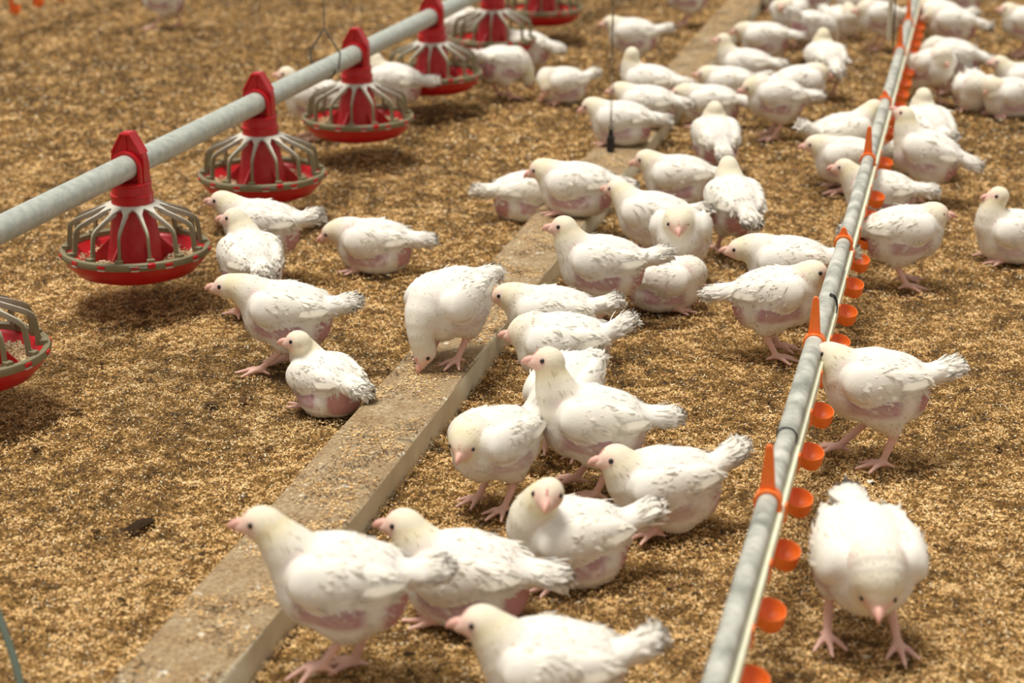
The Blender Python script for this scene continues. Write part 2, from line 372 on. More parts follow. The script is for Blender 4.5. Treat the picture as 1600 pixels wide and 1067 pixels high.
# ------------------------------------------------------------------ feeding line
RIM_Z = .135
fA = at(212, 389, RIM_Z); fB = at(770, 60, RIM_Z)
fdir = (fB-fA); fdir.z = 0; F_STEP = fdir.length/4; fdir.normalize()
fang = math.atan2(fdir.y, fdir.x)-math.pi/2
PIPE_Z = RIM_Z+.196
def feeder_line_pt(k, z): p = fA+fdir*(F_STEP*k); return Vector((p.x, p.y, z))
RP = .168
def make_feeder():
    root = empty('pan_feeder')
    # pan: shallow red dish, origin on the floor under it
    mb = MB()
    mb.lathe([(.0, RIM_Z-.055), (.108, RIM_Z-.055), (.136, RIM_Z-.045), (.156, RIM_Z-.023), (.163, RIM_Z-.003), (.158, RIM_Z-.002), (.150, RIM_Z-.010), (.140, RIM_Z-.024), (.118, RIM_Z-.037), (.0, RIM_Z-.037)], 72)
    pan = mb.build('pan', M_RED, root, sharp=60)
    # olive locking ring
    ol = (.235, .205, .115)
    mb = MB(); mb.col = ol
    mb.lathe([(.157, RIM_Z-.005), (RP, RIM_Z-.006), (RP+.003, RIM_Z+.001), (RP+.001, RIM_Z+.009), (.163, RIM_Z+.012), (.157, RIM_Z+.008), (.157, RIM_Z-.005)], 72)
    ring = mb.build('locking_ring', M_GRILL, root, sharp=40)
    NL = 14
    for k in range(NL):
        a = 2*math.pi*(k+.5)/NL
        t = MB(); t.col = (.60, .02, .02)
        rot = Matrix.Rotation(a, 3, 'Z')
        t.box(rot @ Vector((RP+.0016, 0, RIM_Z+.003)), (.005, .017, .007), M=rot)
        t.col = (.55, .52, .42)
        t.box(rot @ Vector((RP+.0016, 0, RIM_Z-.0035)), (.006, .017, .003), M=rot)
        t.build('ring_tab', M_GRILL, ring, smooth=False)
    # grille: pale dusty collar plate spreading into fourteen bent bars
    g = MB()
    dust = (.66, .63, .53)
    def barcol(z): 
        f = max(0, min(1, (z-.062)/.045)); return tuple(ol[i]*(1-f)+dust[i]*f for i in range(3))
    NS = 112
    rings = []
    for r, z in ((.047, .112), (.056, .111), (.066, .107), (.076, .102)):
        rings.append((r, z))
    # scalloped plate
    for layer in (0, -.0035):
        vs = []; fs = []
        for k in range(NS):
            a = 2*math.pi*k/NS; ph = (k*NL/NS) % 1.0
            d = abs(ph-.5)*2                        # 1 at a bar, 0 between bars
            rmax = .060+.026*d**1.6
            for j in range(5):
                r = .046+(rmax-.046)*j/4; z = .112-.42*(max(0, r-.050))
                vs.append((r*math.cos(a), r*math.sin(a), RIM_Z+z+layer))
        for k in range(NS):
            k2 = (k+1) % NS
            for j in range(4): fs.append((k*5+j, k2*5+j, k2*5+j+1, k*5+j+1))
        g.add(vs, fs, dust)
    for k in range(NL):
        a = 2*math.pi*k/NL; ca, sa = math.cos(a), math.sin(a)
        path = [(.066, .104, .0055), (.085, .0965, .0036), (.110, .087, .0028), (.132, .078, .0026), (.143, .070, .0026), (.1475, .060, .0026), (.150, .040, .0026), (.152, .020, .0028), (.153, .006, .003)]
        vs = []; fs = []; cs = []
        for i, (r, z, hw) in enumerate(path):
            p0 = path[max(i-1, 0)]; p1 = path[min(i+1, len(path)-1)]
            tx, tz = p1[0]-p0[0], p1[1]-p0[1]; l = math.hypot(tx, tz); nx, nz = -tz/l, tx/l     # outward-up normal
            dep = .0105
            for s_, d in ((-1, .0), (1, .0), (1, -dep), (-1, -dep)):
                rr = r-nx*(-d)*1.0 if False else r+nx*d; zz = z+nz*d
                y = s_*hw
                vs.append((rr*ca-y*sa, rr*sa+y*ca, RIM_Z+zz)); cs.append(barcol(zz))
        n0 = len(g.v)
        for i in range(len(path)-1):
            for q in range(4):
                q2 = (q+1) % 4; fs.append((i*4+q, i*4+q2, (i+1)*4+q2, (i+1)*4+q))
        fs.append((0, 1, 2, 3)); L4 = (len(path)-1)*4; fs.append((L4+3, L4+2, L4+1, L4))
        g.add(vs, fs); g.c[n0:] = cs
        rot = Matrix.Rotation(a, 3, 'Z')
        g.box(rot @ Vector((.157, 0, RIM_Z+.012)), (.014, .016, .010), ol, M=rot)
    g.build('grille', M_GRILL, root, sharp=30)
    # cone with fins standing in the dish
    c = MB()
    c.lathe([(.044, RIM_Z+.115), (.047, RIM_Z+.095), (.055, RIM_Z+.04), (.064, RIM_Z-.012), (.066, RIM_Z-.026)], 40)
    for k in range(6):
        a = 2*math.pi*(k+.35)/6; rot = Matrix.Rotation(a, 3, 'Z')
        vs = [rot @ Vector(p) for p in ((.055, -.002, RIM_Z+.03), (.055, .002, RIM_Z+.03), (.062, -.002, RIM_Z-.036), (.062, .002, RIM_Z-.036), (.118, -.002, RIM_Z-.036), (.118, .002, RIM_Z-.036), (.105, -.002, RIM_Z-.020), (.105, .002, RIM_Z-.020))]
        c.add(vs, [(0, 1, 7, 6), (0, 6, 4, 2), (1, 3, 5, 7), (6, 7, 5, 4), (2, 4, 5, 3)])
        vs2 = [rot @ Vector(p) for p in ((.0475, -.004, RIM_Z+.10), (.0475, .004, RIM_Z+.10), (.0665, .006, RIM_Z-.022), (.0665, -.006, RIM_Z-.022), (.0505, -.003, RIM_Z+.10), (.0505, .003, RIM_Z+.10), (.0715, .005, RIM_Z-.022), (.0715, -.005, RIM_Z-.022))]
    c.build('feed_cone', M_CONE, root, sharp=45)
    # collar
    k_ = MB()
    k_.lathe([(.043, RIM_Z+.108), (.0475, RIM_Z+.108), (.0475, RIM_Z+.128), (.0495, RIM_Z+.129), (.0495, RIM_Z+.132), (.0455, RIM_Z+.134), (.0440, RIM_Z+.152), (.0460, RIM_Z+.154), (.0460, RIM_Z+.158), (.0425, RIM_Z+.160), (.030, RIM_Z+.162)], 40)
    k_.build('collar', M_RED, root, sharp=35)
    # saddle clamp that rides over the pipe (pipe runs along local y)
    s = MB()
    pz = PIPE_Z
    out = [(-.0385, RIM_Z+.158), (.0385, RIM_Z+.158), (.0405, pz+.020), (.0375, pz+.031), (.0105, pz+.078), (-.0105, pz+.078), (-.0375, pz+.031), (-.0405, pz+.020)]
    s.prism(out, -.012, .012)
    arch = []
    for yy in (-.024, .024):
        vs = []; fs = []; nseg = 20
        for i in range(nseg+1):
            a = math.pi*i/nseg
            for r in (.0285, .0365):
                for y2 in (0, -yy):
                    vs.append((r*math.cos(a), yy+ (y2*.6), pz+r*math.sin(a)))
        for i in range(nseg):
            b0 = i*4; b1 = b0+4
            fs += [(b0, b1, b1+2, b0+2), (b0+2, b1+2, b1+3, b0+3), (b0, b0+1, b1+1, b1), (b0+1, b0+3, b1+3, b1+1)]
        s.add(vs, fs)
        for sx in (-1, 1): s.box((sx*.0325, yy*.7, (pz+RIM_Z+.158)/2), (.008, abs(yy)*.6, pz-RIM_Z-.158))
    for sy in (-1, 1):                     # raised chevron and centre ribs
        s.box((0, sy*.0135, pz+.054), (.003, .005, .042))
        for sx in (-1, 1):
            M3 = Matrix.Rotation(sx*R_(-30), 3, 'Y')
            s.box((sx*.0238, sy*.0140, pz+.052), (.004, .008, .050), M=M3)
        s.box((0, sy*.013, pz+.074), (.024, .012, .005))
    s.build('pipe_clamp', M_RED, root, smooth=False, bevel=.0009)
    # little latch on the ring
    a = R_(-52); rot = Matrix.Rotation(a, 3, 'Z')
    l = MB(); l.box(rot @ Vector((RP+.004, 0, RIM_Z+.006)), (.010, .016, .012), M=rot)
    la = l.build('latch', M_RED, ring, bevel=.002)
    w = MB()
    pts = [(RP+.004, R_(-52)-.06*i, RIM_Z+.004-.0018*math.sin(i*1.1)) for i in range(1, 6)]
    w.tube([(r*math.cos(t), r*math.sin(t), z) for r, t, z in pts], .0016, 6)
    w.build('latch_wire', M_WIRE, ring)
    return root
def copy_tree(o, parent=None):
    c = o.copy(); COL.objects.link(c)
    if parent is not None: c.parent = parent
    for ch in list(o.children): copy_tree(ch, c)
    return c
proto = make_feeder()
def make_feed_mesh():
    mb = MB(); rr = random.Random(5)
    for i in range(1700):
        a = rr.uniform(0, 2*math.pi); r = math.sqrt(rr.uniform(.070**2, .136**2)); q = (math.sin(a*3+.8)+1)/2
        if rr.random() > .45+.55*q: continue
        z = RIM_Z-.034+.026*q*(1-abs(r-.095)/.06)+rr.uniform(0, .003)
        if r > .118: z += (r-.118)*.55
        t = rr.uniform(.0022, .0036); c = rr.choice([(.74, .60, .38), (.62, .48, .28), (.84, .73, .53), (.46, .32, .17)])
        x, y = r*math.cos(a), r*math.sin(a); M3 = Matrix.Rotation(rr.uniform(0, 3), 3, 'Z') @ Matrix.Rotation(rr.uniform(-.6, .6), 3, 'X')
        mb.box((x, y, z), (t, t*rr.uniform(1, 1.8), t), c, M=M3)
    for k in range(48):   # the bed the grains lie on
        a0 = 2*math.pi*k/48; a1 = 2*math.pi*(k+1)/48
        vs = []
        for a in (a0, a1):
            q = (math.sin(a*3+.8)+1)/2
            for r in (.067, .095, .137): vs.append((r*math.cos(a), r*math.sin(a), RIM_Z-.0365+(.021*q if r == .095 else (.002 if r == .067 else .0125*q+.0005))-.001))
        mb.add(vs, [(0, 3, 4, 1), (1, 4, 5, 2)], (.62, .47, .27))
    return mb.mesh('feed_grain', M_FEED, smooth=False)
feed_me = make_feed_mesh()
feeder_labels = {
    -1: 'red pan feeder cut off by the left edge, nearest and lowest of the feeders',
    0: 'red pan feeder with pale grille, first one complete from the left edge',
    1: 'red pan feeder hanging behind and right of the leftmost complete feeder',
    2: 'red pan feeder just right of the wire diamond hanger on the pipe',
    3: 'red pan feeder near the top edge with a chicken behind its left side',
    4: 'red pan feeder at the top edge behind the bent over chicken',
    5: 'farthest red pan feeder, cut by the top edge'}
feed_labels = {-1: 'feed grains in the pan cut off by the left edge', 0: 'feed grains in the first complete pan feeder from the left',
    1: 'feed grains in the second complete pan feeder from the left', 2: 'feed grains in the pan just right of the wire diamond hanger',
    3: 'feed grains in the pan with a chicken tail in front of its left side', 4: 'feed grains in the pan behind the bent over chicken at the top',
    5: 'feed grains in the farthest pan feeder at the top edge'}
for k in range(-1, 6):
    o = proto if k == 0 else copy_tree(proto)
    p = feeder_line_pt(k, 0); o.location = p; o.rotation_euler = (0, 0, fang)
    tag(o, feeder_labels[k], 'feeder', 'pan feeders along the feed pipe')
    f = link('feed_grain', feed_me); f.location = p; f.rotation_euler = (0, 0, fang+k*1.3)
    tag(f, feed_labels[k], 'feed', 'feed in the pans', 'stuff')
mb = MB()
a_, b_ = feeder_line_pt(-2.6, PIPE_Z), feeder_line_pt(9.5, PIPE_Z)
mb.tube([a_, b_], .0280, 40)
pipe = mb.build('feed_pipe', M_GALV)
tag(pipe, 'long galvanised feed pipe carrying the red pan feeders', 'pipe')

def hanger(px, py, wd=.045, top=3.0, cable=True, label='', h=.075):
    base = at(px, py, PIPE_Z)
    s = (base-fA).dot(fdir); p = fA+fdir*s; p = Vector((p.x, p.y, PIPE_Z))
    root = empty('pipe_hanger', (p.x, p.y, PIPE_Z), fang)
    m = MB()
    r = .0305
    pts = [(0, 0, h+.03), (-wd*.92, 0, h*.55), (-wd*.80, 0, .0)]
    pts += [(r*math.cos(a)*1.0, 0, r*math.sin(a)) for a in [math.pi+math.pi*i/10 for i in range(11)]]
    pts += [(wd*.80, 0, .0), (wd*.92, 0, h*.55), (0, 0, h+.03)]
    m.tube(pts, .0028, 8)
    m.build('wire_loop', M_WIRE, root)
    if cable:
        m = MB(); m.tube([(0, 0, h+.03), (0, 0, top-PIPE_Z)], .0018, 6); m.build('suspension_wire', M_WIRE, root)
    tag(root, label, 'hanger', 'wire hangers on the feed pipe')
hanger(483, 106, wd=.050, h=.085, label='diamond shaped wire hanger holding up the feed pipe')
hanger(664, 24, wd=.034, h=.02, cable=False, label='small wire clip looped round the feed pipe near the top edge')

# ------------------------------------------------------------------ drinking lines
CUP_Z = .115; DP_Z = .212
def drinker(cA, cB, k0, k1, conduit0, conduit1, clips, label, step=None):
    d = cB-cA; d.z = 0
    L = d.length; d.normalize(); ang = math.atan2(d.y, d.x)-math.pi/2
    root = empty('drinker_line', (cA.x, cA.y, 0), ang)        # runs along local y, cups on local +x
    m = MB(); m.tube([(0, conduit0, DP_Z), (0, conduit1, DP_Z)], .0150, 28); m.build('conduit', M_COND, root)
    m = MB(); yc = (conduit0+conduit1)/2
    m.box((.0100, yc, DP_Z-.0230), (.026, conduit1-conduit0, .022)); m.build('water_pipe', M_PVC, root, bevel=.003, smooth=False)
    cup = None
    for k in range(k0, k1+1):
        y = k*step
        if cup is None:
            c = MB()
            # arm: saddle under the pipe and a flat stem down to the cup
            c.prism([(.0230, DP_Z-.013), (.0255, DP_Z-.013), (.0255, DP_Z-.036), (.0165, DP_Z-.050), (.0135, CUP_Z+.012), (.0135, CUP_Z-.015), (.0035, CUP_Z-.015), (.0035, DP_Z-.034), (.0230, DP_Z-.034)], -.0085, .0085)
            c.prism([(-.0045, DP_Z-.034), (.0255, DP_Z-.034), (.0235, DP_Z-.040), (-.0035, DP_Z-.040)], -.013, .013)
            # bowl
            cx = .026; n = 24; prof = [(.45, -.015), (.74, -.013), (.93, -.006), (1.03, .004), (1.06, .011), (.99, .011), (.90, .004), (.66, -.002), (.0, -.004)]
            vs = []; fs = []
            for i in range(n):
                a = 2*math.pi*i/n
                ex = .0225 if math.cos(a) > 0 else .020
                for r, z in prof:
                    x = max(-.0165, r*ex*math.cos(a)); yy = r*.0200*math.sin(a); vs.append((cx+x, yy, CUP_Z+z+yy*.36-x*.12))
            P = len(prof)
            for i in range(n):
                i2 = (i+1) % n
                for j in range(P-1): fs.append((i*P+j, i2*P+j, i2*P+j+1, i*P+j+1))
            fs.append(tuple(i*P for i in range(n)))
            c.add(vs, fs)
            cup = c.mesh('drip_cup', M_ORANGE, True, 45); o = link('drip_cup', cup, root)
        else: o = link('drip_cup', cup, root)
        o.location = (0, y, 0)
    clip = None
    for y, tall in clips:
        if clip is None or True:
            c = MB(); n = 24
            vs = []; fs = []
            for i in range(n+1):
                a = R_(-40)+R_(260)*i/n
                for r in (.0155, .0205):
                    for yy in (-.011, .011): vs.append((r*math.cos(a), yy, DP_Z+r*math.sin(a)))
            for i in range(n):
                b0 = i*4; b1 = b0+4
                fs += [(b0, b0+1, b1+1, b1), (b0+2, b1+2, b1+3, b0+3), (b0, b1, b1+2, b0+2), (b0+1, b0+3, b1+3, b1+1)]
            c.add(vs, fs)
            for sx in (-1, 1): c.box((sx*.0165+.002, 0, DP_Z-.024), (.005, .022, .030))
            h = .088 if tall else .034
            c.prism([(-.014, DP_Z+.013), (.010, DP_Z+.017), (.004, DP_Z+h-.004), (.000, DP_Z+h), (-.004, DP_Z+h), (-.008, DP_Z+h-.004)], -.004, .004)
            c.prism([(-.002, DP_Z+.016), (.002, DP_Z+.016), (.001, DP_Z+h-.02), (-.001, DP_Z+h-.02)], -.011, .009)
        c.build('pipe_clip', M_ORANGE, root, bevel=.0008).location = (0, y, 0)
    tag(root, label, 'drinker line', 'nipple drinker lines with orange cups')
    return root, d
# cups of the right hand line: (1216,868) is cup 0, (1272,650) cup 4, (1317,493) cup 8 ...
lA = at(1175, 868, DP_Z); lB = at(1371, 200, DP_Z); ldir = (lB-lA).normalized()
cA = lA+ldir*(at(1216, 868, CUP_Z)-lA).dot(ldir); cA.z = 0
step = (at(1327, 450, CUP_Z)-at(1216, 868, CUP_Z)).dot(ldir)/7
dl, ddir = drinker(cA, cA+ldir, -5, 40, -1.6, 9.0, [], 'drinker line with grey conduit and orange cups crossing the right side', step)
dn = Vector((ddir.x, ddir.y, 0))
def dl_s(px, py): q = at(px, py, DP_Z)-cA; q.z = 0; return q.dot(dn)
def clips_on(root, ss):
    for y, tall in ss:
        c = MB(); n = 24; vs = []; fs = []
        for i in range(n+1):
            a = R_(-40)+R_(260)*i/n
            for r in (.0155, .0205):
                for yy in (-.011, .011): vs.append((r*math.cos(a), yy, DP_Z+r*math.sin(a)))
        for i in range(n):
            b0 = i*4; b1 = b0+4
            fs += [(b0, b0+1, b1+1, b1), (b0+2, b1+2, b1+3, b0+3), (b0, b1, b1+2, b0+2), (b0+1, b0+3, b1+3, b1+1)]
        c.add(vs, fs)
        for sx in (-1, 1): c.box((sx*.0165+.002, 0, DP_Z-.024), (.005, .022, .030))
        h = .088 if tall else .036
        c.prism([(-.013, DP_Z+.013), (.010, DP_Z+.017), (.004, DP_Z+h-.004), (.000, DP_Z+h), (-.004, DP_Z+h), (-.007, DP_Z+h-.004)], -.004, .004)
        c.build('pipe_clip', M_ORANGE, root, bevel=.0008).location = (0, y, 0)
clips_on(dl, [(dl_s(1197, 782), 1), (dl_s(1266, 535), 1), (dl_s(1314, 380), 0), (dl_s(1352, 250), 1), (dl_s(1381, 160), 0), (dl_s(1405, 80), 1), (dl_s(1420, 36), 1), (dl_s(1434, -10), 1)])
# coupling sleeve and black tie on the conduit
m = MB(); y = dl_s(1228, 682)
m.tube([(0, y, DP_Z), (0, y+1.0, DP_Z)], .0168, 28); m.build('coupling_sleeve', M_COND, dl)
m = MB(); m.lathe([(.0152, -.001), (.0172, -.001), (.0172, .0012), (.0152, .0012)], 28)
o = m.build('black_seal', M_DARK, dl); o.rotation_euler = (math.pi/2, 0, 0); o.location = (0, y-.002, DP_Z)
m = MB(); y = dl_s(1290, 478)
for i in range(4):
    pts = [(.0185*math.cos(a)+(.004 if abs(a) < 1 else 0), y+.006*i+.004*math.sin(a*2), DP_Z-.006+.028*math.sin(a)) for a in [R_(-110+15*j) for j in range(13)]]
    m.tube(pts, .0009, 6)
m.build('wire_tie', M_DARK, dl)

# second line far to the left, only its nearest cups dip into the frame
eA = at(52, 4, CUP_Z)
eB = eA+Vector((ddir.x, ddir.y, 0))*1.0
dl2, _ = drinker(eA, eB, -1, 4, -.75, 1.6, [], 'drinker line whose orange cups show at the top left corner', .205)

# ------------------------------------------------------------------ hanging wires and weight
w0 = at(954, 236, BEAM_T+.004)
root = empty('counterweight', w0)
m = MB()
m.prism([(-.0105, 0), (.0105, 0), (.0105, .040), (.007, .046), (-.007, .046), (-.0105, .040)], -.0105, .0105)
m.build('weight_block', M_DARK, root, bevel=.002, smooth=False)
m = MB(); m.prism([(-.007, .046), (.007, .046), (.0045, .066), (-.0045, .066)], -.006, .006); m.tube([(-.0045, 0, .064), (-.0045, 0, .075), (0, 0, .080), (.0045, 0, .075), (.0045, 0, .064)], .0016, 6)
m.build('hook', M_DARK, root)
m = MB()
for sg in (-1, 1):
    pts = [(sg*.004*math.sin(min(1, (z-.078)/.5)*6.0)*(1 if z < 1.0 else .6), sg*.002, z) for z in np.linspace(.078, 2.8, 40)]
    m.tube(pts, .0012, 6)
m.build('twisted_wire', M_WIRE, root)
tag(root, 'small black weight on a twisted wire hanging down to the timber kerb', 'weight')

c0 = at(1388, 66, .33)
root = empty('hanging_cord', c0)
m = MB(); m.tube([(0, 0, 0), (0, 0, .02), (.001, 0, .3), (0, 0, 2.4)], [.003, .0075, .0075, .0075], 10); m.build('cord', M_CORD, root)
m = MB(); m.tube([(.014, 0, -.01), (.013, 0, .3), (.010, 0, 2.4)], .0022, 8); m.build('shadow_strand', M_DARK, root)  # black strand added to stand for the shadow beside the cord
tag(root, 'cream cord with a dark shadow strand hanging beside the far drinker line', 'cord')

r0 = at(40, 1095, .0); r1 = at(-6, 950, .12)
m = MB(); m.tube([r0, (r0+r1)/2+Vector((.002, 0, .004)), r1, r1+(r1-r0)*1.2], .0055, 12)
o = m.build('grey_green_rod', M_ROD); tag(o, 'thin grey green rod leaning at the bottom left corner', 'rod')

# ------------------------------------------------------------------ droppings
def droppings():
    mb = MB(); rr = random.Random(21)
    spots = [(215, 822, .016, 0), (150, 830, .007, 0), (690, 380, .007, 0), (1367, 757, .008, 0), (1360, 752, .005, 1), (960, 700, .006, 0), (1085, 640, .006, 0), (1290, 740, .006, 0),
             (930, 725, .007, 0), (1010, 655, .006, 0), (420, 700, .008, 0), (120, 640, .008, 0), (330, 630, .010, 0), (380, 625, .010, 0), (60, 700, .007, 0), (1560, 700, .008, 0), (300, 760, .006, 0)]
    for i in range(70): spots.append((rr.uniform(-50, 1650), rr.uniform(120, 1060), rr.uniform(.003, .006), 1 if rr.random() < .12 else 0))
    for px, py, r, wt in spots:
        p = at(px, py, .004)
        w_ = (p-bA).x*bnor.x+(p-bA).y*bnor.y
        if abs(w_) < BEAM_W/2+.015: continue
        c = (.70, .66, .56) if wt else rr.choice([(.035, .020, .010), (.06, .034, .015), (.09, .05, .022)])
        n = 9; vs = []; fs = []; sx = rr.uniform(.8, 1.9); a0 = rr.uniform(0, 6)
        for j in range(1, 5):
            t = math.pi*j/5
            for k in range(n):
                a = 2*math.pi*k/n; q = r*math.sin(t)*rr.uniform(.55, 1.35)
                x, y = q*sx*math.cos(a), q*math.sin(a)
                vs.append((p.x+x*math.cos(a0)-y*math.sin(a0), p.y+x*math.sin(a0)+y*math.cos(a0), p.z+r*.42*math.cos(t)*rr.uniform(.6, 1.4)))
        for j in range(3):
            for k in range(n): k2 = (k+1) % n; fs.append((j*n+k, j*n+k2, (j+1)*n+k2, (j+1)*n+k))
        fs.append(tuple(range(n))); fs.append(tuple(3*n+k for k in range(n))[::-1])
        mb.add(vs, fs, c)
    o = mb.build('droppings', M_FEED, smooth=False)
    tag(o, 'dark and white droppings scattered over the litter', 'droppings', kind='stuff')
droppings()

# ------------------------------------------------------------------ chickens: one skin grown round a posed skeleton
def rot_y(b): c, s = math.cos(b), math.sin(b); return np.array([[c, 0, -s], [0, 1, 0], [s, 0, c]])   # nose up
def rot_z(a): c, s = math.cos(a), math.sin(a); return np.array([[c, -s, 0], [s, c, 0], [0, 0, 1.]])
def rot_x(a): c, s = math.cos(a), math.sin(a); return np.array([[1, 0, 0], [0, c, -s], [0, s, c]])
BODY, WING, TAIL, NECK, HEAD, LEG, THIGH = range(7)
class Skin:
    def __init__(s): s.p = []
    def ell(s, c, r, R=None, k=.02, tag=BODY): s.p.append(('e', np.array(c, float), np.array(r, float), np.eye(3) if R is None else R, k, tag))
    def cap(s, a, b, ra, rb, k=.02, tag=BODY): s.p.append(('c', np.array(a, float), np.array(b, float), (ra, rb), k, tag))
    @staticmethod
    def dist(p, X):
        if p[0] == 'e':
            q = (X-p[1]) @ p[3]
            k0 = np.sqrt(((q/p[2])**2).sum(-1))+1e-9; k1 = np.sqrt(((q/p[2]**2)**2).sum(-1))+1e-9
            return k0*(k0-1)/k1
        a, b, (ra, rb) = p[1], p[2], p[3]
        ab = b-a; t = np.clip(((X-a) @ ab)/(ab @ ab+1e-12), 0, 1)
        return np.sqrt(((X-a-t[..., None]*ab)**2).sum(-1))-(ra+(rb-ra)*t)
    def bounds(s, p):
        if p[0] == 'e': m = p[2].max(); return p[1]-m, p[1]+m
        m = max(p[3]); return np.minimum(p[1], p[2])-m, np.maximum(p[1], p[2])+m
    def surface(s, h):
        los = []; his = []
        for p in s.p: lo, hi = s.bounds(p); los.append(lo); his.append(hi)
        lo = np.min(los, 0)-3*h; hi = np.max(his, 0)+3*h
        n = np.ceil((hi-lo)/h).astype(int)+1
        F = np.full(n, .03, np.float32)
        ax = [lo[i]+h*np.arange(n[i]) for i in range(3)]
        for p, l, g in zip(s.p, los, his):
            k = p[4]; m = k+2.5*h
            i0 = np.maximum(((l-m-lo)/h).astype(int), 0); i1 = np.minimum(((g+m-lo)/h).astype(int)+2, n)
            sl = tuple(slice(a, b) for a, b in zip(i0, i1))
            X = np.stack(np.meshgrid(ax[0][sl[0]], ax[1][sl[1]], ax[2][sl[2]], indexing='ij'), -1)
            d = s.dist(p, X); a = F[sl]
            hh = np.maximum(k-np.abs(a-d), 0)/k
            F[sl] = np.minimum(a, d)-hh*hh*k*.25
        return s.nets(F, lo, h)
    @staticmethod
    def nets(F, lo, h):
        S_ = F < 0
        n = np.array(F.shape)
        occ = np.zeros(n-1, np.int8)
        for dx in (0, 1):
            for dy in (0, 1):
                for dz in (0, 1):
                    occ += S_[dx:n[0]-1+dx, dy:n[1]-1+dy, dz:n[2]-1+dz]
        act = (occ > 0) & (occ < 8)
        idx = np.argwhere(act)
        cid = np.full(n-1, -1, np.int64); cid[act] = np.arange(len(idx))
        acc = np.zeros((len(idx), 3)); cnt = np.zeros(len(idx))
        corners = [(a, b, c) for a in (0, 1) for b in (0, 1) for c in (0, 1)]
        for c0 in corners:
            for ax in range(3):
                if c0[ax]: continue
                c1 = list(c0); c1[ax] = 1
                f0 = F[idx[:, 0]+c0[0], idx[:, 1]+c0[1], idx[:, 2]+c0[2]]
                f1 = F[idx[:, 0]+c1[0], idx[:, 1]+c1[1], idx[:, 2]+c1[2]]
                m = (f0 < 0) != (f1 < 0)
                t = np.where(m, f0/np.where(m, f0-f1, 1), 0)
                q = np.tile(np.array(c0, float), (len(idx), 1)); q[:, ax] = t
                acc[m] += q[m]; cnt += m
        V = lo+h*(idx+acc/cnt[:, None])
        quads = []
        for ax in range(3):
            a1, a2 = [(1, 2), (2, 0), (0, 1)][ax]
            sl0 = [slice(1, -1)]*3; sl1 = [slice(1, -1)]*3
            sl0[ax] = slice(0, n[ax]-1); sl1[ax] = slice(1, n[ax])
            A = S_[tuple(sl0)]; B = S_[tuple(sl1)]
            e = np.argwhere(A != B)
            flip = A[e[:, 0], e[:, 1], e[:, 2]]
            base = e.copy()
            for q in range(3):
                if q != ax: base[:, q] += 1
            def cell(o1, o2):
                c = base.copy(); c[:, a1] += o1; c[:, a2] += o2
                return cid[c[:, 0], c[:, 1], c[:, 2]]
            q = np.stack([cell(-1, -1), cell(0, -1), cell(0, 0), cell(-1, 0)], 1)
            q[~flip] = q[~flip][:, ::-1]
            quads.append(q)
        return V, np.concatenate(quads)

def vert_normals(V, Q):
    N = np.zeros_like(V); d = np.cross(V[Q[:, 2]]-V[Q[:, 0]], V[Q[:, 3]]-V[Q[:, 1]])
    for i in range(4): np.add.at(N, Q[:, i], d)
    return N/(np.linalg.norm(N, axis=1, keepdims=True)+1e-12)

WHITE = np.array((.83, .795, .72)); CREAM = np.array((.83, .735, .48)); PINK = np.array((.52, .28, .30)); FACE = np.array((.84, .54, .45))
RAW = np.array((.42, .10, .11)); SHANK = np.array((.78, .49, .40)); WINGC = np.array((.85, .81, .71))

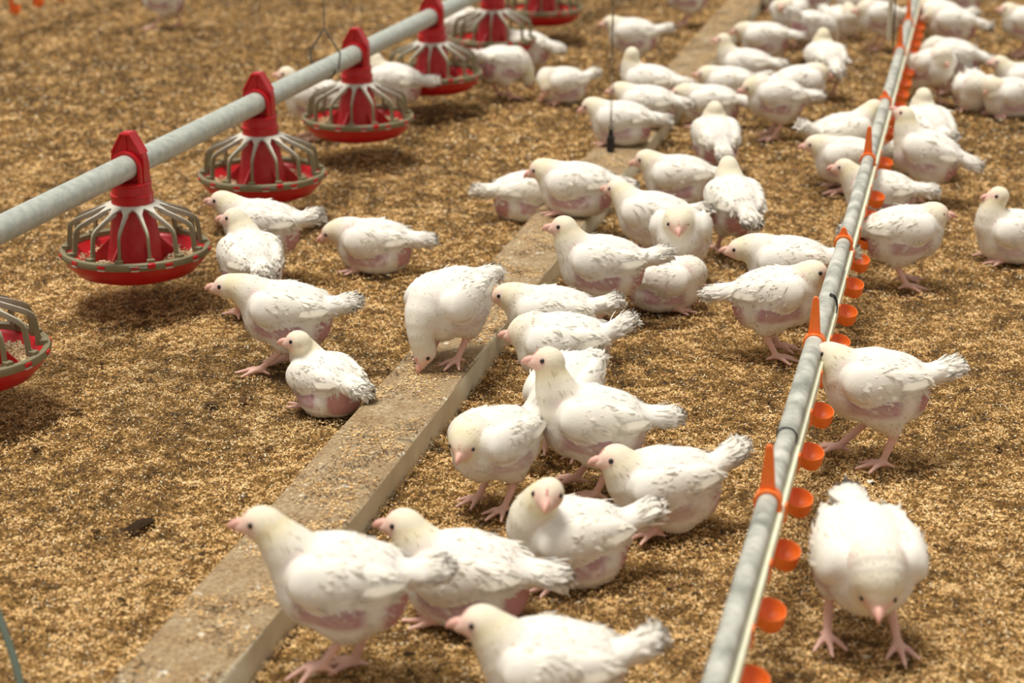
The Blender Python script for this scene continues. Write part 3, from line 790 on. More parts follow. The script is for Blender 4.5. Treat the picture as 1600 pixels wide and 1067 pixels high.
def chicken(label, px, py, h=0, pose='stand', head=None, turn=0, nod=0, pitch=None, zc=None, s=1.0, base=0.0, fine=1,
            feet=None, tail=20, bare=1.0, rear=.95, yellow=.7, group='white broiler chickens on the litter', seed=None, fat=1.0, roll=0, neckout=0.):
    """px,py: the middle of the trunk in the photograph; h: 0 faces picture left, 90 the camera, 180 right, 270 away.
    head: (forward, side, up) in metres from the point on the floor below the trunk; turn/nod: how the head is turned on the neck."""
    rr = np.random.default_rng(seed if seed is not None else int(px*7+py*13) % 99991)
    sit = pose == 'sit'
    if zc is None: zc = {'stand': .133, 'sit': .066, 'peck': .128, 'crouch': .095}[pose]
    if pitch is None: pitch = {'stand': 10, 'sit': 4, 'peck': -14, 'crouch': 4}[pose]
    if head is None: head = {'stand': (.092, 0, .222), 'sit': (.098, 0, .135), 'peck': (.115, 0, .045), 'crouch': (.10, 0, .175)}[pose]
    head = np.array(head, float)
    RB = rot_y(R_(pitch)) @ rot_x(R_(roll)); C = np.array((0, 0, zc))
    def B(u, v, w): return C+RB @ np.array((u, v, w))
    k = Skin(); f = fat
    # trunk
    k.ell(B(.002, 0, 0), (.070, .058*f, .064), RB, .03)
    k.ell(B(.041, 0, -.012), (.048, .051*f, .054), RB, .03)
    k.ell(B(-.044, 0, .006), (.043, .047*f, .046), RB @ rot_y(R_(8)), .03)
    k.ell(B(-.042, 0, -.026), (.040, .045*f, .037), RB, .03)
    # neck
    base_ = B(.066, 0, .022); hd = head
    mid = base_*.45+hd*.55
    dirn = hd-base_; L = np.linalg.norm(dirn)
    bulge = RB @ np.array((.014+neckout, 0, .022)) if hd[2] > zc else RB @ np.array((.030, 0, .012))
    mid = mid+bulge*min(1, L/.09)
    back = RB @ np.array((.0, 0, 0))
    pts = [(1-t)**2*base_+2*t*(1-t)*mid+t*t*hd for t in np.linspace(0, 1, 6)]
    rad = [.038, .031, .0265, .0235, .0215, .020]
    for i in range(5): k.cap(pts[i], pts[i+1], rad[i], rad[i+1], .020 if i < 2 else .008, NECK)
    # head frame
    hy = R_(turn); RH = rot_z(hy) @ rot_y(R_(nod))
    H = lambda a, b, c: hd+RH @ np.array((a, b, c))
    k.ell(hd, (.0275, .0205, .0230), RH, .008, HEAD)
    k.cap(H(.006, 0, -.003), H(.0285, 0, -.0062), .0178, .0088, .006, HEAD)
    # tail
    ta = R_(tail)
    RT = RB @ rot_y(-ta)                      # pointing back and up
    tb = B(-.076, 0, .022)
    T = lambda a, b, c: tb+RT @ np.array((-a, b, c))
    k.ell(T(.008, 0, 0), (.030, .024, .019), RT, .012, TAIL)
    k.ell(T(.036, 0, .000), (.029, .027, .019), RT, .010, TAIL)
    # wings
    for sd in (1, -1):
        y0 = .0515*f
        Rw = RB @ rot_z(sd*R_(7)) @ rot_y(R_(-10)) @ rot_x(sd*R_(10))
        k.ell(B(.012, sd*(y0+.001), .016), (.055, .0205, .035), Rw, .0035, WING)
        k.ell(B(-.034, sd*(y0-.006), .020), (.048, .0145, .025), RB @ rot_z(sd*R_(12)) @ rot_y(R_(-8)), .010, WING)
        k.ell(B(.046, sd*(y0-.008), .016), (.024, .017, .028), RB, .012, WING)
    # legs
    if feet is None:
        feet = {'stand': ((.012, .036, 0), (.012, -.036, 0)), 'peck': ((.020, .036, 0), (.020, -.036, 0)), 'crouch': ((.02, .04, 0), (.02, -.04, 0)), 'sit': ((.058, .034, 0), (.058, -.034, 0))}[pose]
    ankles = []
    for sd, ft in zip((1, -1), feet):
        ft = np.array(ft, float)
        if sit:
            k.ell(B(-.012, sd*.040*f, -.030), (.050, .026, .034), RB @ rot_y(R_(-6)), .014, THIGH)
            k.cap((-.01, sd*.034, .018), (ft[0]-.022, ft[1], .010), .012, .007, .008, LEG)
            an = np.array((ft[0]-.02, ft[1], .0085))
        else:
            hip = B(-.006, sd*.036*f, -.022)
            hock = np.array(((ft[0]+hip[0])*.5-.022, (ft[1]+sd*.034)*.5, ft[2]+min(.066, hip[2]*.57)))
            k.ell(B(-.006, sd*.036*f, -.028), (.040, .025, .044), RB @ rot_y(R_(-14)), .016, THIGH)
            k.cap(hip, hock*.82+hip*.18, .031, .0150, .016, THIGH)
            an = ft+np.array((0, 0, .012))
            k.cap(hock*.82+hip*.18, hock, .013, .0082, .006, LEG)
            k.cap(hock, an, .0078, .0062, .004, LEG)
        ankles.append(an)
        yw = rr.uniform(-8, 8)+sd*6
        up = 0.012 if ft[2] > .008 else 0
        for ang, ln in ((0, .050), (36, .041), (-36, .041)):
            a = R_(ang+yw); d = np.array((math.cos(a), math.sin(a), 0))
            m1 = an+d*ln*.45+np.array((0, 0, -.002)); e = an+d*ln; e[2] = ft[2]+.0035-up
            k.cap(an, m1, .0056, .0048, .004, LEG); k.cap(m1, e, .0048, .0030, .002, LEG)
        a = R_(180-sd*14+yw); e = an+np.array((math.cos(a), math.sin(a), 0))*.020; e[2] = ft[2]+.004
        k.cap(an, e, .005, .003, .003, LEG)
    h_ = {2: .0030, 1: .0036, 0: .0050}[fine]
    V, Q = k.surface(h_)
    for _ in range(1):                        # light smoothing
        A = np.zeros_like(V); c = np.zeros(len(V))
        for i in range(4):
            np.add.at(A, Q[:, i], V[Q[:, (i+1) % 4]]); np.add.at(c, Q[:, i], 1)
        V = V*.6+.4*A/np.maximum(c, 1)[:, None]
    N = vert_normals(V, Q)
    D = np.stack([k.dist(p, V) for p in k.p], 1); tags = np.array([p[5] for p in k.p])
    cls = tags[np.argmin(D, 1)]
    dcl = np.stack([D[:, tags == t].min(1) for t in range(7)], 1)
    loc = (V-C) @ RB                           # trunk coordinates
    hl = (V-hd) @ RH
    nz = vnoise(loc[:, 0]+3+rr.random(), loc[:, 2]+3+loc[:, 1], 55, 21)*.6+vnoise(loc[:, 0]+3, loc[:, 2]+3, 140, 22)*.4
    sm = lambda x, a, b: np.clip((x-a)/(b-a), 0, 1)**2*(3-2*np.clip((x-a)/(b-a), 0, 1))
    col = np.tile(WHITE, (len(V), 1))
    def blend(w, c): nonlocal col; w = np.clip(w, 0, 1)[:, None]; col = col*(1-w)+c*w
    ny = .12*sm(-dcl[:, NECK], -.012, .0)+.75*sm(-dcl[:, HEAD], -.03, .0)
    blend(yellow*ny+yellow*.55*(cls == NECK)*sm(np.linalg.norm(V-base_, axis=1), .02, .07), CREAM)
    blend(.55*(cls == WING), WINGC)
    # bare flank below the wing, bare vent below the tail, spot at the shoulder
    fz = loc[:, 2]+.10*(loc[:, 0]-.02)
    flank = sm(loc[:, 0], -.050, -.025)*(1-sm(loc[:, 0], .045, .066))*sm(fz, -.050, -.036)*sm(np.abs(loc[:, 1]), .026, .036)*(cls != WING)*(cls != LEG)*(1-sm(loc[:, 2], .03, .04))
    st = vnoise(loc[:, 0]*40+loc[:, 2]*90+9, loc[:, 2]*400+3-loc[:, 0]*120, 1.0, 31)
    skin_m = np.clip(bare*flank*(.25+sm(nz, .12, .40)), 0, 1)
    blend(skin_m*(.55+.45*st), PINK)
    blend(.55*skin_m*sm(fz, -.034, -.012), np.array((.36, .20, .23)))
    vent = (1-sm(loc[:, 0], -.076, -.056))*sm(loc[:, 2], -.055, -.040)*(1-sm(loc[:, 2], .004, .016))*(cls != TAIL)*(cls != WING)*(cls != LEG)
    vent2 = np.clip(vent*rear*(.1+sm(nz, .15, .45)), 0, 1)
    blend(vent2*.85, PINK*.45+RAW*.55)
    sh = np.exp(-(((loc[:, 0]-.062)/.014)**2+((loc[:, 2]-.030)/.016)**2))*sm(np.abs(loc[:, 1]), .018, .032)*(cls != WING)
    blend(np.clip(.85*bare*sh, 0, .75), PINK)
    legm = (cls == LEG)
    blend(1.0*legm, SHANK)
    blend(.35*(cls == THIGH)*sm(-loc[:, 2], .058, .075), SHANK)
    face = sm(hl[:, 0], -.002, .018)*(dcl[:, HEAD] < .004)*(1-.75*sm(hl[:, 2], .004, .015))
    blend(.80*face, FACE)
    eyer = sum(np.exp(-(((hl[:, 0]-.0115)**2+(hl[:, 1]-e*.017)**2+(hl[:, 2]-.004)**2)/.008**2)) for e in (1, -1))
    blend(.55*eyer, FACE*.95)
    ear = sum(np.exp(-(((hl[:, 0]+.008)**2+(hl[:, 1]-e*.020)**2+(hl[:, 2]+.004)**2)/.005**2)) for e in (1, -1))
    blend(.5*ear, FACE*.8)
    # dirt on the breast and belly feathers
    blend(.10*sm(nz, .45, .8)*(cls != LEG)*sm(-loc[:, 2], -.01, .05), np.array((.60, .42, .22)))

    # --- feathers: little curved blades lying along the coat
    nb = {2: 3600, 1: 2200, 0: 900}[fine]
    big = {2: 1.0, 1: 1.1, 0: 1.6}[fine]
    fwd = RB[:, 0]; upb = RB[:, 2]
    okm = (cls != LEG) & (face < .30) & (eyer < .35)
    okm &= ~((hl[:, 0] > .004) & (dcl[:, HEAD] < .004) & (hl[:, 2] < .012))
    okm &= rr.random(len(V)) > np.maximum(skin_m*1.15, vent2*1.1)
    okm &= (cls != WING) | ((N @ RB[:, 0]) < .30)
    okm &= (cls != WING) | (rr.random(len(V)) < .35)
    ids = np.nonzero(okm)[0]
    pick = ids[rr.integers(0, len(ids), nb)]
    P = V[pick]; n = N[pick]; c = cls[pick]; cc = col[pick]
    flow = np.tile(-fwd, (nb, 1))
    nd = (base_-hd)/np.linalg.norm(base_-hd)
    flow[c == NECK] = nd*.8-fwd*.3
    flow[c == HEAD] = RH @ np.array((-1, 0, -.15))
    flow[c == THIGH] = -fwd*.5-upb*.8
    flow[c == WING] = -fwd*1.0-upb*.10
    flow[c == TAIL] = RT @ np.array((-1, 0, 0))
    low = (c == BODY) & ((P-C) @ upb < -.01)
    flow[low] = -fwd*.8-upb*.35
    flow = flow+rr.normal(0, .22, flow.shape)
    t = flow-n*(flow*n).sum(1, keepdims=True); t /= np.linalg.norm(t, axis=1, keepdims=True)+1e-9
    Lb = np.array([.013, .022, .026, .0105, .0065, .01, .012])[c]; Wb = np.array([.0060, .0095, .0085, .0036, .0024, .004, .0050])[c]
    lift = np.array([.08, .03, .06, .13, .15, .1, .15])[c]
    Lb = Lb*rr.uniform(.7, 1.35, nb)*big**.5; Wb = Wb*rr.uniform(.7, 1.3, nb)*big
    fl = rr.random(nb) < .06                   # down sticking out
    lift = np.where(fl, lift+.40, lift*rr.uniform(.4, 1.6, nb)); Wb = np.where(fl, Wb*.45, Wb)
    sdv = np.cross(n, t)
    rows = []
    for q, wq in ((0, .55), (.4, 1.0), (.78, .8), (1.0, .12)):
        ctr = P-n*.0016+t*(Lb*q)[:, None]+n*(Lb*(lift*q-.42*lift*q*q))[:, None]
        w = (Wb*.5*wq)[:, None]
        rows += [ctr-sdv*w-n*(Wb*.10*wq)[:, None], ctr+sdv*w-n*(Wb*.10*wq)[:, None]]
    FV = np.stack(rows, 1).reshape(-1, 3)
    b0 = np.arange(nb)*8
    FQ = np.concatenate([np.stack([b0+2*i, b0+2*i+1, b0+2*i+3, b0+2*i+2], 1) for i in range(3)])
    fc = cc*(1-.0)+0; white_mix = ((c != HEAD) & (c != NECK))[:, None]
    fc = np.minimum(np.where(white_mix, fc*.55+WHITE*.45, fc)*rr.uniform(1.06, 1.18, (nb, 1)), .97)
    # long tail plumes
    nt_ = 30 if fine else 16
    ang = rr.uniform(-1, 1, nt_); lay = rr.uniform(-1, 1, nt_)
    TP = np.stack([T(.012+rr.uniform(0, .02), a*.020, l*.014) for a, l in zip(ang, lay)])
    td = np.stack([RT @ np.array((-1, a*.28, l*.10)) for a, l in zip(ang, lay)]); td /= np.linalg.norm(td, axis=1, keepdims=True)
    tn = np.tile(RT[:, 2], (nt_, 1))+rr.normal(0, .10, (nt_, 3))+ang[:, None]*RT[:, 1]*.45*np.sign(lay)[:, None]; tn *= np.sign(lay)[:, None]; tn -= td*(tn*td).sum(1, keepdims=True); tn /= np.linalg.norm(tn, axis=1, keepdims=True)
    ts = np.cross(tn, td); Lt = rr.uniform(.018, .032, nt_); Wt = rr.uniform(.009, .014, nt_)
    rows = []
    for q, wq in ((0, .5), (.45, 1.0), (.80, 1.0), (1.0, .45)):
        ctr = TP+td*(Lt*q)[:, None]-np.array((0, 0, 1))*(Lt*.04*q*q)[:, None]
        rows += [ctr-ts*(Wt*.5*wq)[:, None], ctr+ts*(Wt*.5*wq)[:, None]]
    TV = np.stack(rows, 1).reshape(-1, 3); b1 = np.arange(nt_)*8
    TQ = np.concatenate([np.stack([b1+2*i, b1+2*i+1, b1+2*i+3, b1+2*i+2], 1) for i in range(3)])
    tc_ = np.minimum(np.tile(WHITE, (nt_, 1))*rr.uniform(1.06, 1.15, (nt_, 1)), .97)
    # flight feathers laid along the folded wing
    WV = []; WC = []
    for sd in (1, -1):
        for i in range(9 if fine else 5):
            q = i/8 if fine else i/4
            st = B(.030-.050*q, sd*(.0600*f-.004*q), -.012+.026*q); en = B(-.064-.020*q, sd*(.046*f-.010*q), -.002+.030*q)
            d = en-st; Lw = np.linalg.norm(d); d /= Lw
            nn = RB @ np.array((0, sd, .15)); nn -= d*(nn @ d); nn /= np.linalg.norm(nn); ss = np.cross(nn, d)
            for qq, wq in ((0, .6), (.4, 1.0), (.82, .9), (1.0, .2)):
                ctr = st+d*Lw*qq+nn*(.007*math.sin(math.pi*min(1, qq*1.05))+.001*i)
                WV += [ctr-ss*.0062*wq, ctr+ss*.0062*wq]
            WC += [np.minimum(WINGC*rr.uniform(1.06, 1.13), .97)]*8
    WV = np.array(WV); b2 = np.arange(len(WV)//8)*8
    WQ = np.concatenate([np.stack([b2+2*i, b2+2*i+1, b2+2*i+3, b2+2*i+2], 1) for i in range(3)])
    nV = len(V)
    AV = np.concatenate([V, FV, TV, WV]); AQ = np.concatenate([Q, FQ+nV, TQ+nV+len(FV), WQ+nV+len(FV)+len(TV)])
    AC = np.concatenate([col, np.repeat(fc, 8, 0), np.repeat(tc_, 8, 0), np.array(WC)])
    # the blades share the coat's own normals so that the plumage shades softly
    wn = np.concatenate([np.tile(RB @ np.array((0, sd_, .35)), (len(WV)//2, 1)) for sd_ in (1, -1)])
    tno = np.repeat(tn, 8, 0)*.5+np.array((0, 0, .5))
    bn = np.repeat(n*.88+t*.12, 8, 0)+np.repeat(rr.normal(0, .10, (nb, 3)), 8, 0)
    AN = np.concatenate([N, bn, tno, wn]); AN /= np.linalg.norm(AN, axis=1, keepdims=True)+1e-9
    gn = np.cross(AV[AQ[:, 2]]-AV[AQ[:, 0]], AV[AQ[:, 3]]-AV[AQ[:, 1]])
    fl_ = (gn*AN[AQ].sum(1)).sum(1) < 0
    AQ[fl_] = AQ[fl_][:, ::-1]
    me = np_mesh('chicken', AV, AQ, AC)
    na = me.attributes.new('Nrm', 'FLOAT_VECTOR', 'POINT'); na.data.foreach_set('vector', AN.astype(np.float32).ravel())
    me.normals_split_custom_set_from_vertices(AN.tolist())
    me.materials.append(M_BIRD); me.materials.append(M_FEATHER)
    mi = np.ones(len(AQ), np.int32); mi[:len(Q)] = 0; me.polygons.foreach_set('material_index', mi)
    o = link('chicken', me)
    d = -cR*math.cos(R_(h))-FH*math.sin(R_(h)); yaw = math.atan2(d.y, d.x)
    p = at(px, py, base+.004+zc*s)
    o.location = (p.x, p.y, base+.004); o.rotation_euler = (0, 0, yaw); o.scale = (s, s, s)
    tag(o, label, 'chicken', group)
    # eyes, beak and comb
    RHm = Matrix([list(r) for r in RH]).to_4x4()
    for sd in (1, -1):
        near = (np.abs(hl[:, 0]-.0115) < .004) & (np.abs(hl[:, 2]-.004) < .004) & (hl[:, 1]*sd > 0) & (dcl[:, HEAD] < .006)
        ey = np.abs(hl[near, 1]).max() if near.any() else .018
        e = link('eye', EYE_ME, o); q = H(.0115, sd*(ey-.0026), .004)
        e.matrix_local = Matrix.Translation(Vector(q)) @ RHm
    e = link('beak', BEAK_ME, o); e.matrix_local = Matrix.Translation(Vector(H(.0295, 0, -.0045))) @ RHm
    e = link('comb', COMB_ME, o); e.matrix_local = Matrix.Translation(Vector(H(.0185, 0, .0105))) @ RHm @ Matrix.Rotation(R_(22), 4, 'Y')
    return o

def ball(name, r, m, sq=(1, 1, 1)):
    mb = MB(); prof = [(r*math.sin(math.pi*i/10), -r*math.cos(math.pi*i/10)) for i in range(11)]
    mb.lathe(prof, 14); mb.v = [(x*sq[0], y*sq[1], z*sq[2]) for x, y, z in mb.v]
    return mb.mesh(name, m, True, 180)
EYE_ME = ball('eye', .0046, M_EYE, (1, .8, 1))
def beak_mesh():
    mb = MB()
    mb.tube([(-.006, 0, .0030), (.002, 0, .0030), (.0070, 0, .0016), (.0112, 0, -.0012), (.0140, 0, -.0052)], [.0088, .0084, .0066, .0038, .0007], 12)
    mb.v = [(x*1.22, y*.80, z) for x, y, z in mb.v]
    mb.tube([(-.005, 0, -.0036), (.003, 0, -.0036), (.0100, 0, -.0040)], [.0062, .0052, .0014], 10)
    return mb.mesh('beak', M_BEAK, True, 180)
BEAK_ME = beak_mesh()
def comb_mesh():
    mb = MB(); out = [(-.015, -.003), (-.0125, .0050), (-.0095, .0040), (-.007, .0075), (-.0045, .0055), (-.0015, .0075), (.002, .0048), (.005, .0040), (.0095, -.004), (.0095, -.0085), (-.004, -.008)]
    mb.prism(out, -.0018, .0018); return mb.mesh('comb', M_COMB, True, 60)
COMB_ME = comb_mesh()
BT = BEAM_T
FLOCK = [
 # ---- sharp zone, left of the kerb
 dict(label='white chicken facing left behind two others, right of the first complete feeder', px=410, py=352, h=-8, head=(.098, 0, .190), pitch=6, fine=2),
 dict(label='white chicken seen from behind with soiled back, head turned left, between two facing left', px=394, py=408, h=290, head=(.075, .02, .215), turn=60, fine=2, tail=5),
 dict(label='white chicken striding left with bare pink flank, left of the timber kerb', px=450, py=487, h=-4, zc=.124, head=(.122, 0, .175), pitch=8, feet=((.055, .036, 0), (.012, -.036, 0)), fine=2, bare=1, rear=1, s=1.02),
 dict(label='white chicken sitting with raw red rear touching the timber kerb, head turned left', px=511, py=596, s=.90, h=312, pose='sit', head=(.060, .030, .150), turn=42, fine=2, bare=1, rear=1.4, tail=0),
 dict(label='white chicken sitting alone facing left with raw red flank, below the second feeder', px=586, py=381, h=-6, pose='sit', head=(.105, 0, .092), nod=-25, fine=2, rear=1.3, bare=1, tail=0),
 dict(label='white chicken standing on the timber kerb bending down to peck at it', px=704, py=470, h=48, pose='peck', base=BT, head=(.088, .012, .040), nod=-58, pitch=-8, fine=2, tail=-12, bare=.3, yellow=.3, s=1.0, zc=.122, fat=1.08),
 # ---- sharp zone, right of the kerb
 dict(label='white chicken standing tall facing left beside the kerb near the picture centre', px=942, py=412, h=-2, head=(.085, 0, .215), pitch=8, fine=2, bare=1, rear=1, s=1.03),
 dict(label='white chicken hunched on the litter behind the tail of a standing one, facing right', px=1036, py=439, h=168, pose='sit', head=(.068, .042, .066), nod=-35, fine=2, rear=1.2, s=.95, tail=4),
 dict(label='white chicken facing left with yellowish head just over the edge of the timber kerb', px=862, py=492, h=-6, pose='crouch', head=(.098, 0, .135), fine=2, bare=.2),
 dict(label='white chicken with raised tail, in front of the one peering over the kerb', px=880, py=538, h=-6, pose='stand', head=(.082, 0, .152), pitch=2, fine=2, tail=34, bare=.3),
 dict(label='white chicken pecking the ground behind the tall standing one, head between two neighbours', px=886, py=608, h=60, pose='peck', head=(.130, -.01, .050), nod=-55, pitch=-14, fine=2, bare=.2, tail=-25, s=.93),
 dict(label='white chicken standing with long upright neck facing left, sharpest in the picture', px=930, py=658, h=2, head=(.082, 0, .246), pitch=10, fine=2, bare=.8, rear=.5, feet=((.0, .036, 0), (.03, -.036, 0)), tail=8, nod=4),
 dict(label='white chicken standing turned to the camera with yellow head lowered, right of the kerb', px=775, py=688, s=.92, h=42, head=(.085, .01, .150), turn=28, nod=-22, pitch=2, fine=2, tail=28, bare=.5, yellow=.9),
 dict(label='white chicken crouching with tail up, facing left, left of the drinker line', px=1042, py=757, h=8, pose='crouch', head=(.088, 0, .130), pitch=-2, zc=.078, fine=2, tail=34, bare=.5, feet=((.03, .04, 0), (.0, -.04, 0))),
 dict(label='white chicken resting on the litter with its face turned to the camera', px=893, py=841, h=14, pose='sit', head=(.048, .045, .165), turn=66, nod=-6, fine=2, bare=.8, rear=.9, tail=22, s=1.02),
 dict(label='white chicken resting facing left behind the tail of the foreground one', px=730, py=900, h=-12, pose='sit', head=(.092, .0, .138), fine=2, rear=1.3, bare=.8, tail=0, s=1.05),
 dict(label='large blurred white chicken walking left across the kerb in the foreground', px=536, py=908, h=-2, zc=.150, head=(.108, 0, .235), pitch=8, fine=2, bare=1, rear=1.2, feet=((.028, .036, .028), (-.008, -.030, 0)), tail=18, s=1.02),
 dict(label='white chicken cut off by the bottom edge, facing left', px=868, py=1043, h=-2, head=(.098, 0, .165), pitch=4, fine=2, tail=32, bare=.4, pose='crouch', zc=.10),
 dict(label='white chicken standing face on with head lowered, right of the drinker line', px=1352, py=866, h=92, zc=.138, head=(.085, .0, .118), turn=-8, nod=-25, pitch=-8, fine=2, bare=.6, tail=-6, fat=1.13, feet=((.03, .048, 0), (.0, -.048, 0)), s=1.02),
 # ---- around the drinker line
 dict(label='white chicken reaching its head under an orange cup, tail to the right', px=1372, py=600, h=-4, zc=.146, head=(.088, -.005, .195), turn=-20, nod=25, pitch=4, fine=2, bare=.8, tail=22, feet=((-.012, .036, 0), (.058, -.036, 0)), s=1.02),
 dict(label='white chicken standing facing right towards the drinker line', px=1210, py=462, h=168, head=(.080, 0, .190), pitch=12, fine=2, bare=.9, tail=2, turn=5),
 dict(label='white chicken facing left behind the one that faces the drinker line', px=1234, py=412, h=-10, head=(.112, 0, .160), pitch=4, fine=2, bare=.3),
 dict(label='white chicken standing facing right just right of the drinker line', px=1411, py=362, h=176, head=(.075, 0, .178), pitch=10, fine=2, bare=.7, tail=0),
 dict(label='white chicken sitting at the right edge with head raised to the left', px=1585, py=366, h=5, pose='sit', head=(.050, 0, .165), fine=1, bare=.5),
 dict(label='white chicken crouching facing left half behind the drinker line, tail to the right', px=1376, py=302, h=-12, head=(.100, 0, .150), pose='crouch', zc=.085, fine=1, bare=1, tail=0),
 dict(label='white chicken right of the drinker line stretching its neck up to drink', px=1450, py=240, h=-18, head=(.070, .0, .235), nod=30, pitch=18, fine=1, bare=.6, tail=-4, s=1.02),
 dict(label='white chicken seen from behind, standing beyond the one stretching its neck to drink', px=1452, py=200, h=285, head=(.05, 0, .220), fine=1, pitch=18),
 dict(label='white chicken left of the drinker line stretching right to drink, tail up', px=1316, py=210, h=200, head=(.100, 0, .205), nod=20, pitch=8, fine=1, tail=30),
 dict(label='white chicken facing left in front of one stretching right to drink', px=1325, py=248, h=-6, head=(.098, 0, .135), pose='crouch', fine=1, nod=-10),
 # ---- right middle distance
 dict(label='white chicken curled up on the litter asleep, facing the camera, near the right edge', px=1522, py=140, h=80, pose='sit', head=(.055, 0, .085), nod=-55, fine=0, yellow=.4, fat=1.05),
 dict(label='white chicken resting with tucked head at the right edge, beside the curled up one', px=1578, py=150, h=22, pose='sit', head=(.075, 0, .110), nod=-40, fine=0),
 dict(label='white chicken at the right edge showing its head above a resting one', px=1602, py=126, h=-4, pose='sit', head=(.095, 0, .130), fine=0, group='white chickens along the right edge'),
 dict(label='white chicken standing in the top right corner, cut by the right edge', px=1604, py=35, h=-4, head=(.08, 0, .185), fine=0),
 dict(label='white chicken standing right of the far drinker line, tail drooping to the right', px=1488, py=88, h=-12, head=(.095, 0, .12), nod=-20, pitch=8, fine=0, tail=-12),
 dict(label='white chicken close to the far orange cups, beside one with drooping tail', px=1455, py=104, h=110, head=(.06, 0, .16), fine=0, pitch=16),
 dict(label='white chicken with wing spread edge, upper right beyond the far orange cups', px=1490, py=36, h=-15, head=(.095, 0, .15), fine=0, tail=-6),
 dict(label='white chicken close behind the far orange cups near the top edge', px=1470, py=24, h=-30, head=(.085, 0, .18), fine=0),
 dict(label='white chicken cut by the top edge right of the far drinker line', px=1500, py=-8, h=-8, head=(.095, 0, .18), fine=0, tail=0),
 # ---- on and round the far kerb
 dict(label='white chicken resting on the kerb just behind the black weight, facing left', px=972, py=190, h=-10, pose='sit', base=BT, head=(.098, 0, .112), nod=-25, fine=1, bare=.6, tail=-4),
 dict(label='white chicken resting close behind the one next to the black weight', px=1012, py=164, h=-14, pose='sit', base=BT, head=(.095, 0, .110), nod=-10, fine=1, bare=.6, tail=-4),
 dict(label='white chicken with upright neck turned away, behind the two resting on the kerb', px=1016, py=130, h=-22, pose='sit', base=BT, head=(.066, .0, .160), turn=-50, fine=1, bare=.6, rear=1, tail=-6),
 dict(label='white chicken resting right of the kerb, beak near the tail of another', px=1112, py=162, h=-8, pose='sit', head=(.105, 0, .108), fine=1, bare=1, tail=-6, zc=.075),
 dict(label='white chicken seen from behind with pink rear, below the group right of the kerb', px=1120, py=217, h=275, pose='stand', head=(.045, 0, .185), fine=1, rear=1.4, tail=-10, pitch=16, zc=.105),
 dict(label='white chicken lying across the timber kerb looking down at the one beneath it', px=902, py=292, h=-10, pose='sit', base=BT, head=(.094, 0, .108), nod=-22, fine=2, bare=1, rear=1.2, yellow=.8, tail=-8, s=1.05),
 dict(label='white chicken with tail to the left, tucked behind the one lying across the kerb', px=822, py=303, h=198, pose='sit', head=(.09, 0, .09), fine=1, rear=1.2, tail=6, nod=-20),
 dict(label='white chicken sitting upright facing left, right of the kerb below the black weight', px=1062, py=278, h=-8, pose='sit', head=(.095, 0, .120), zc=.070, fine=1, bare=1, rear=1, nod=-18, tail=-4, s=1.03),
 dict(label='white chicken seen from behind walking away, beside the one facing the camera', px=1150, py=318, h=282, head=(.070, .0, .215), fine=2, rear=1, tail=-6, pitch=14, feet=((.03, .036, 0), (-.01, -.036, 0))),
 dict(label='white chicken standing face on with long pale bib, between two sitting groups', px=1065, py=362, h=78, head=(.078, .0, .175), turn=10, nod=-18, fine=2, pitch=16, bare=.2),
 dict(label='white chicken with its neck stretched left behind the face on one', px=1022, py=338, h=-24, head=(.102, 0, .155), fine=1, pose='crouch', bare=.3),
 # ---- upper middle, right of the kerb
 dict(label='white chicken standing facing left with lowered head, top right of the far kerb', px=1196, py=60, h=-14, head=(.100, 0, .125), nod=-15, fine=0, tail=-8, pitch=0, pose='crouch'),
 dict(label='white chicken with raised neck facing left, below the one with lowered head', px=1166, py=103, h=-14, pose='crouch', head=(.085, 0, .185), fine=1, tail=-4),
 dict(label='white chicken half hidden low behind the one standing with yellow neck', px=1140, py=132, h=-6, pose='sit', head=(.09, 0, .10), fine=0),
 dict(label='white chicken standing facing left with yellowish lowered head, biggest of the far group', px=1214, py=152, h=2, head=(.088, 0, .165), nod=-15, fine=1, yellow=.9, tail=4),
 dict(label='white chicken facing right with head bent, behind the biggest of the far group', px=1246, py=132, h=190, head=(.080, 0, .168), nod=-15, fine=1, yellow=.8),
 dict(label='white chicken seen from behind with yellow neck raised and pink rear, far middle', px=1292, py=94, h=280, head=(.052, 0, .215), fine=0, rear=1.3, yellow=.9, tail=-8, pitch=14),
 dict(label='white chicken bent over in the far group, walking to the right', px=1270, py=42, h=215, pose='peck', fine=0),
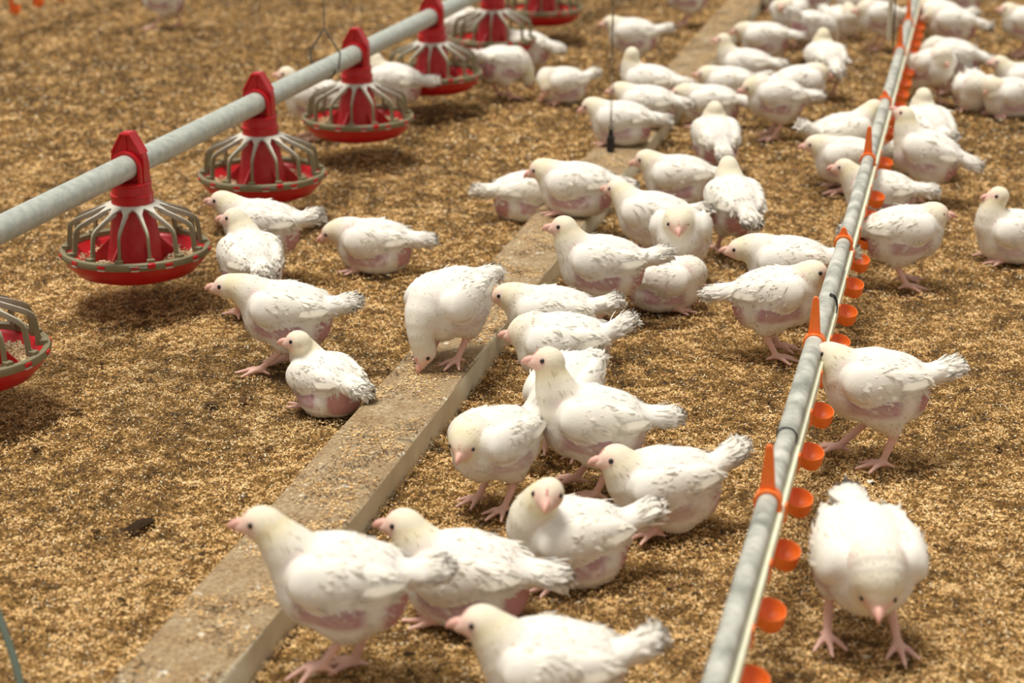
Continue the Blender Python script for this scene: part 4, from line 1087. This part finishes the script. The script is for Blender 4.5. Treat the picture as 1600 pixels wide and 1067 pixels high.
 dict(label='white chicken sitting up facing the camera with pink face, far group near the top', px=1314, py=32, h=115, pose='sit', head=(.045, 0, .125), fine=0, nod=-15),
 dict(label='white chicken at the top edge right of the far end of the kerb', px=1234, py=20, h=60, pose='stand', head=(.07, 0, .17), fine=0),
 dict(label='white chicken cut by the top edge above the far group, facing right', px=1270, py=-10, h=185, pose='stand', fine=0),
 dict(label='white chicken standing left of the cream cord near the top edge', px=1376, py=26, h=8, head=(.08, 0, .16), fine=0),
 dict(label='white chicken at the top edge between the sitting one and the cream cord', px=1340, py=4, h=-20, pose='sit', fine=0),
 dict(label='white chicken cut by the top edge close to the kerb end', px=1218, py=-8, h=10, pose='sit', fine=0),
 # ---- upper middle, left of the kerb
 dict(label='white chicken standing alone facing left behind the twisted wire', px=990, py=54, h=-2, head=(.092, 0, .178), nod=-8, pitch=6, fine=1, tail=18, bare=.9),
 dict(label='white chicken at the top edge left of the kerb showing only belly and leg', px=1074, py=-8, h=0, fine=0, rear=1.2),
 dict(label='white chicken hunched on the litter with hidden head, between feeders and kerb', px=880, py=131, h=22, s=.95, pose='sit', head=(.080, .03, .062), nod=-50, turn=20, fine=1, rear=1.3, bare=1, tail=22),
 dict(label='white chicken standing with tail left and head down by the far feeders', px=783, py=99, h=220, pose='peck', head=(.110, -.02, .055), nod=-50, fine=1, rear=1.3, pitch=-6, tail=8),
 dict(label='white chicken feeding behind the far feeder with only its rear to the right', px=822, py=74, h=-14, pose='crouch', head=(.10, 0, .14), nod=-30, fine=0, tail=-14),
 dict(label='white chicken behind the feed pipe left of the wire diamond, facing left', px=492, py=152, h=8, head=(.085, 0, .208), fine=1, pitch=6, s=1.02),
 dict(label='white chicken standing behind the third feeder with tail to the right', px=617, py=128, h=-14, head=(.070, .0, .205), fine=1, bare=.8, rear=1, tail=10),
 dict(label='white chicken behind two far feeders eating from the pan', px=708, py=40, h=185, pose='stand', head=(.10, 0, .15), nod=-40, fine=0),
 dict(label='white chicken walking at the top left, cut by the top edge', px=256, py=-4, h=3, feet=((.055, .036, 0), (-.055, -.036, 0)), fine=0),
]
for b in FLOCK: chicken(**b)
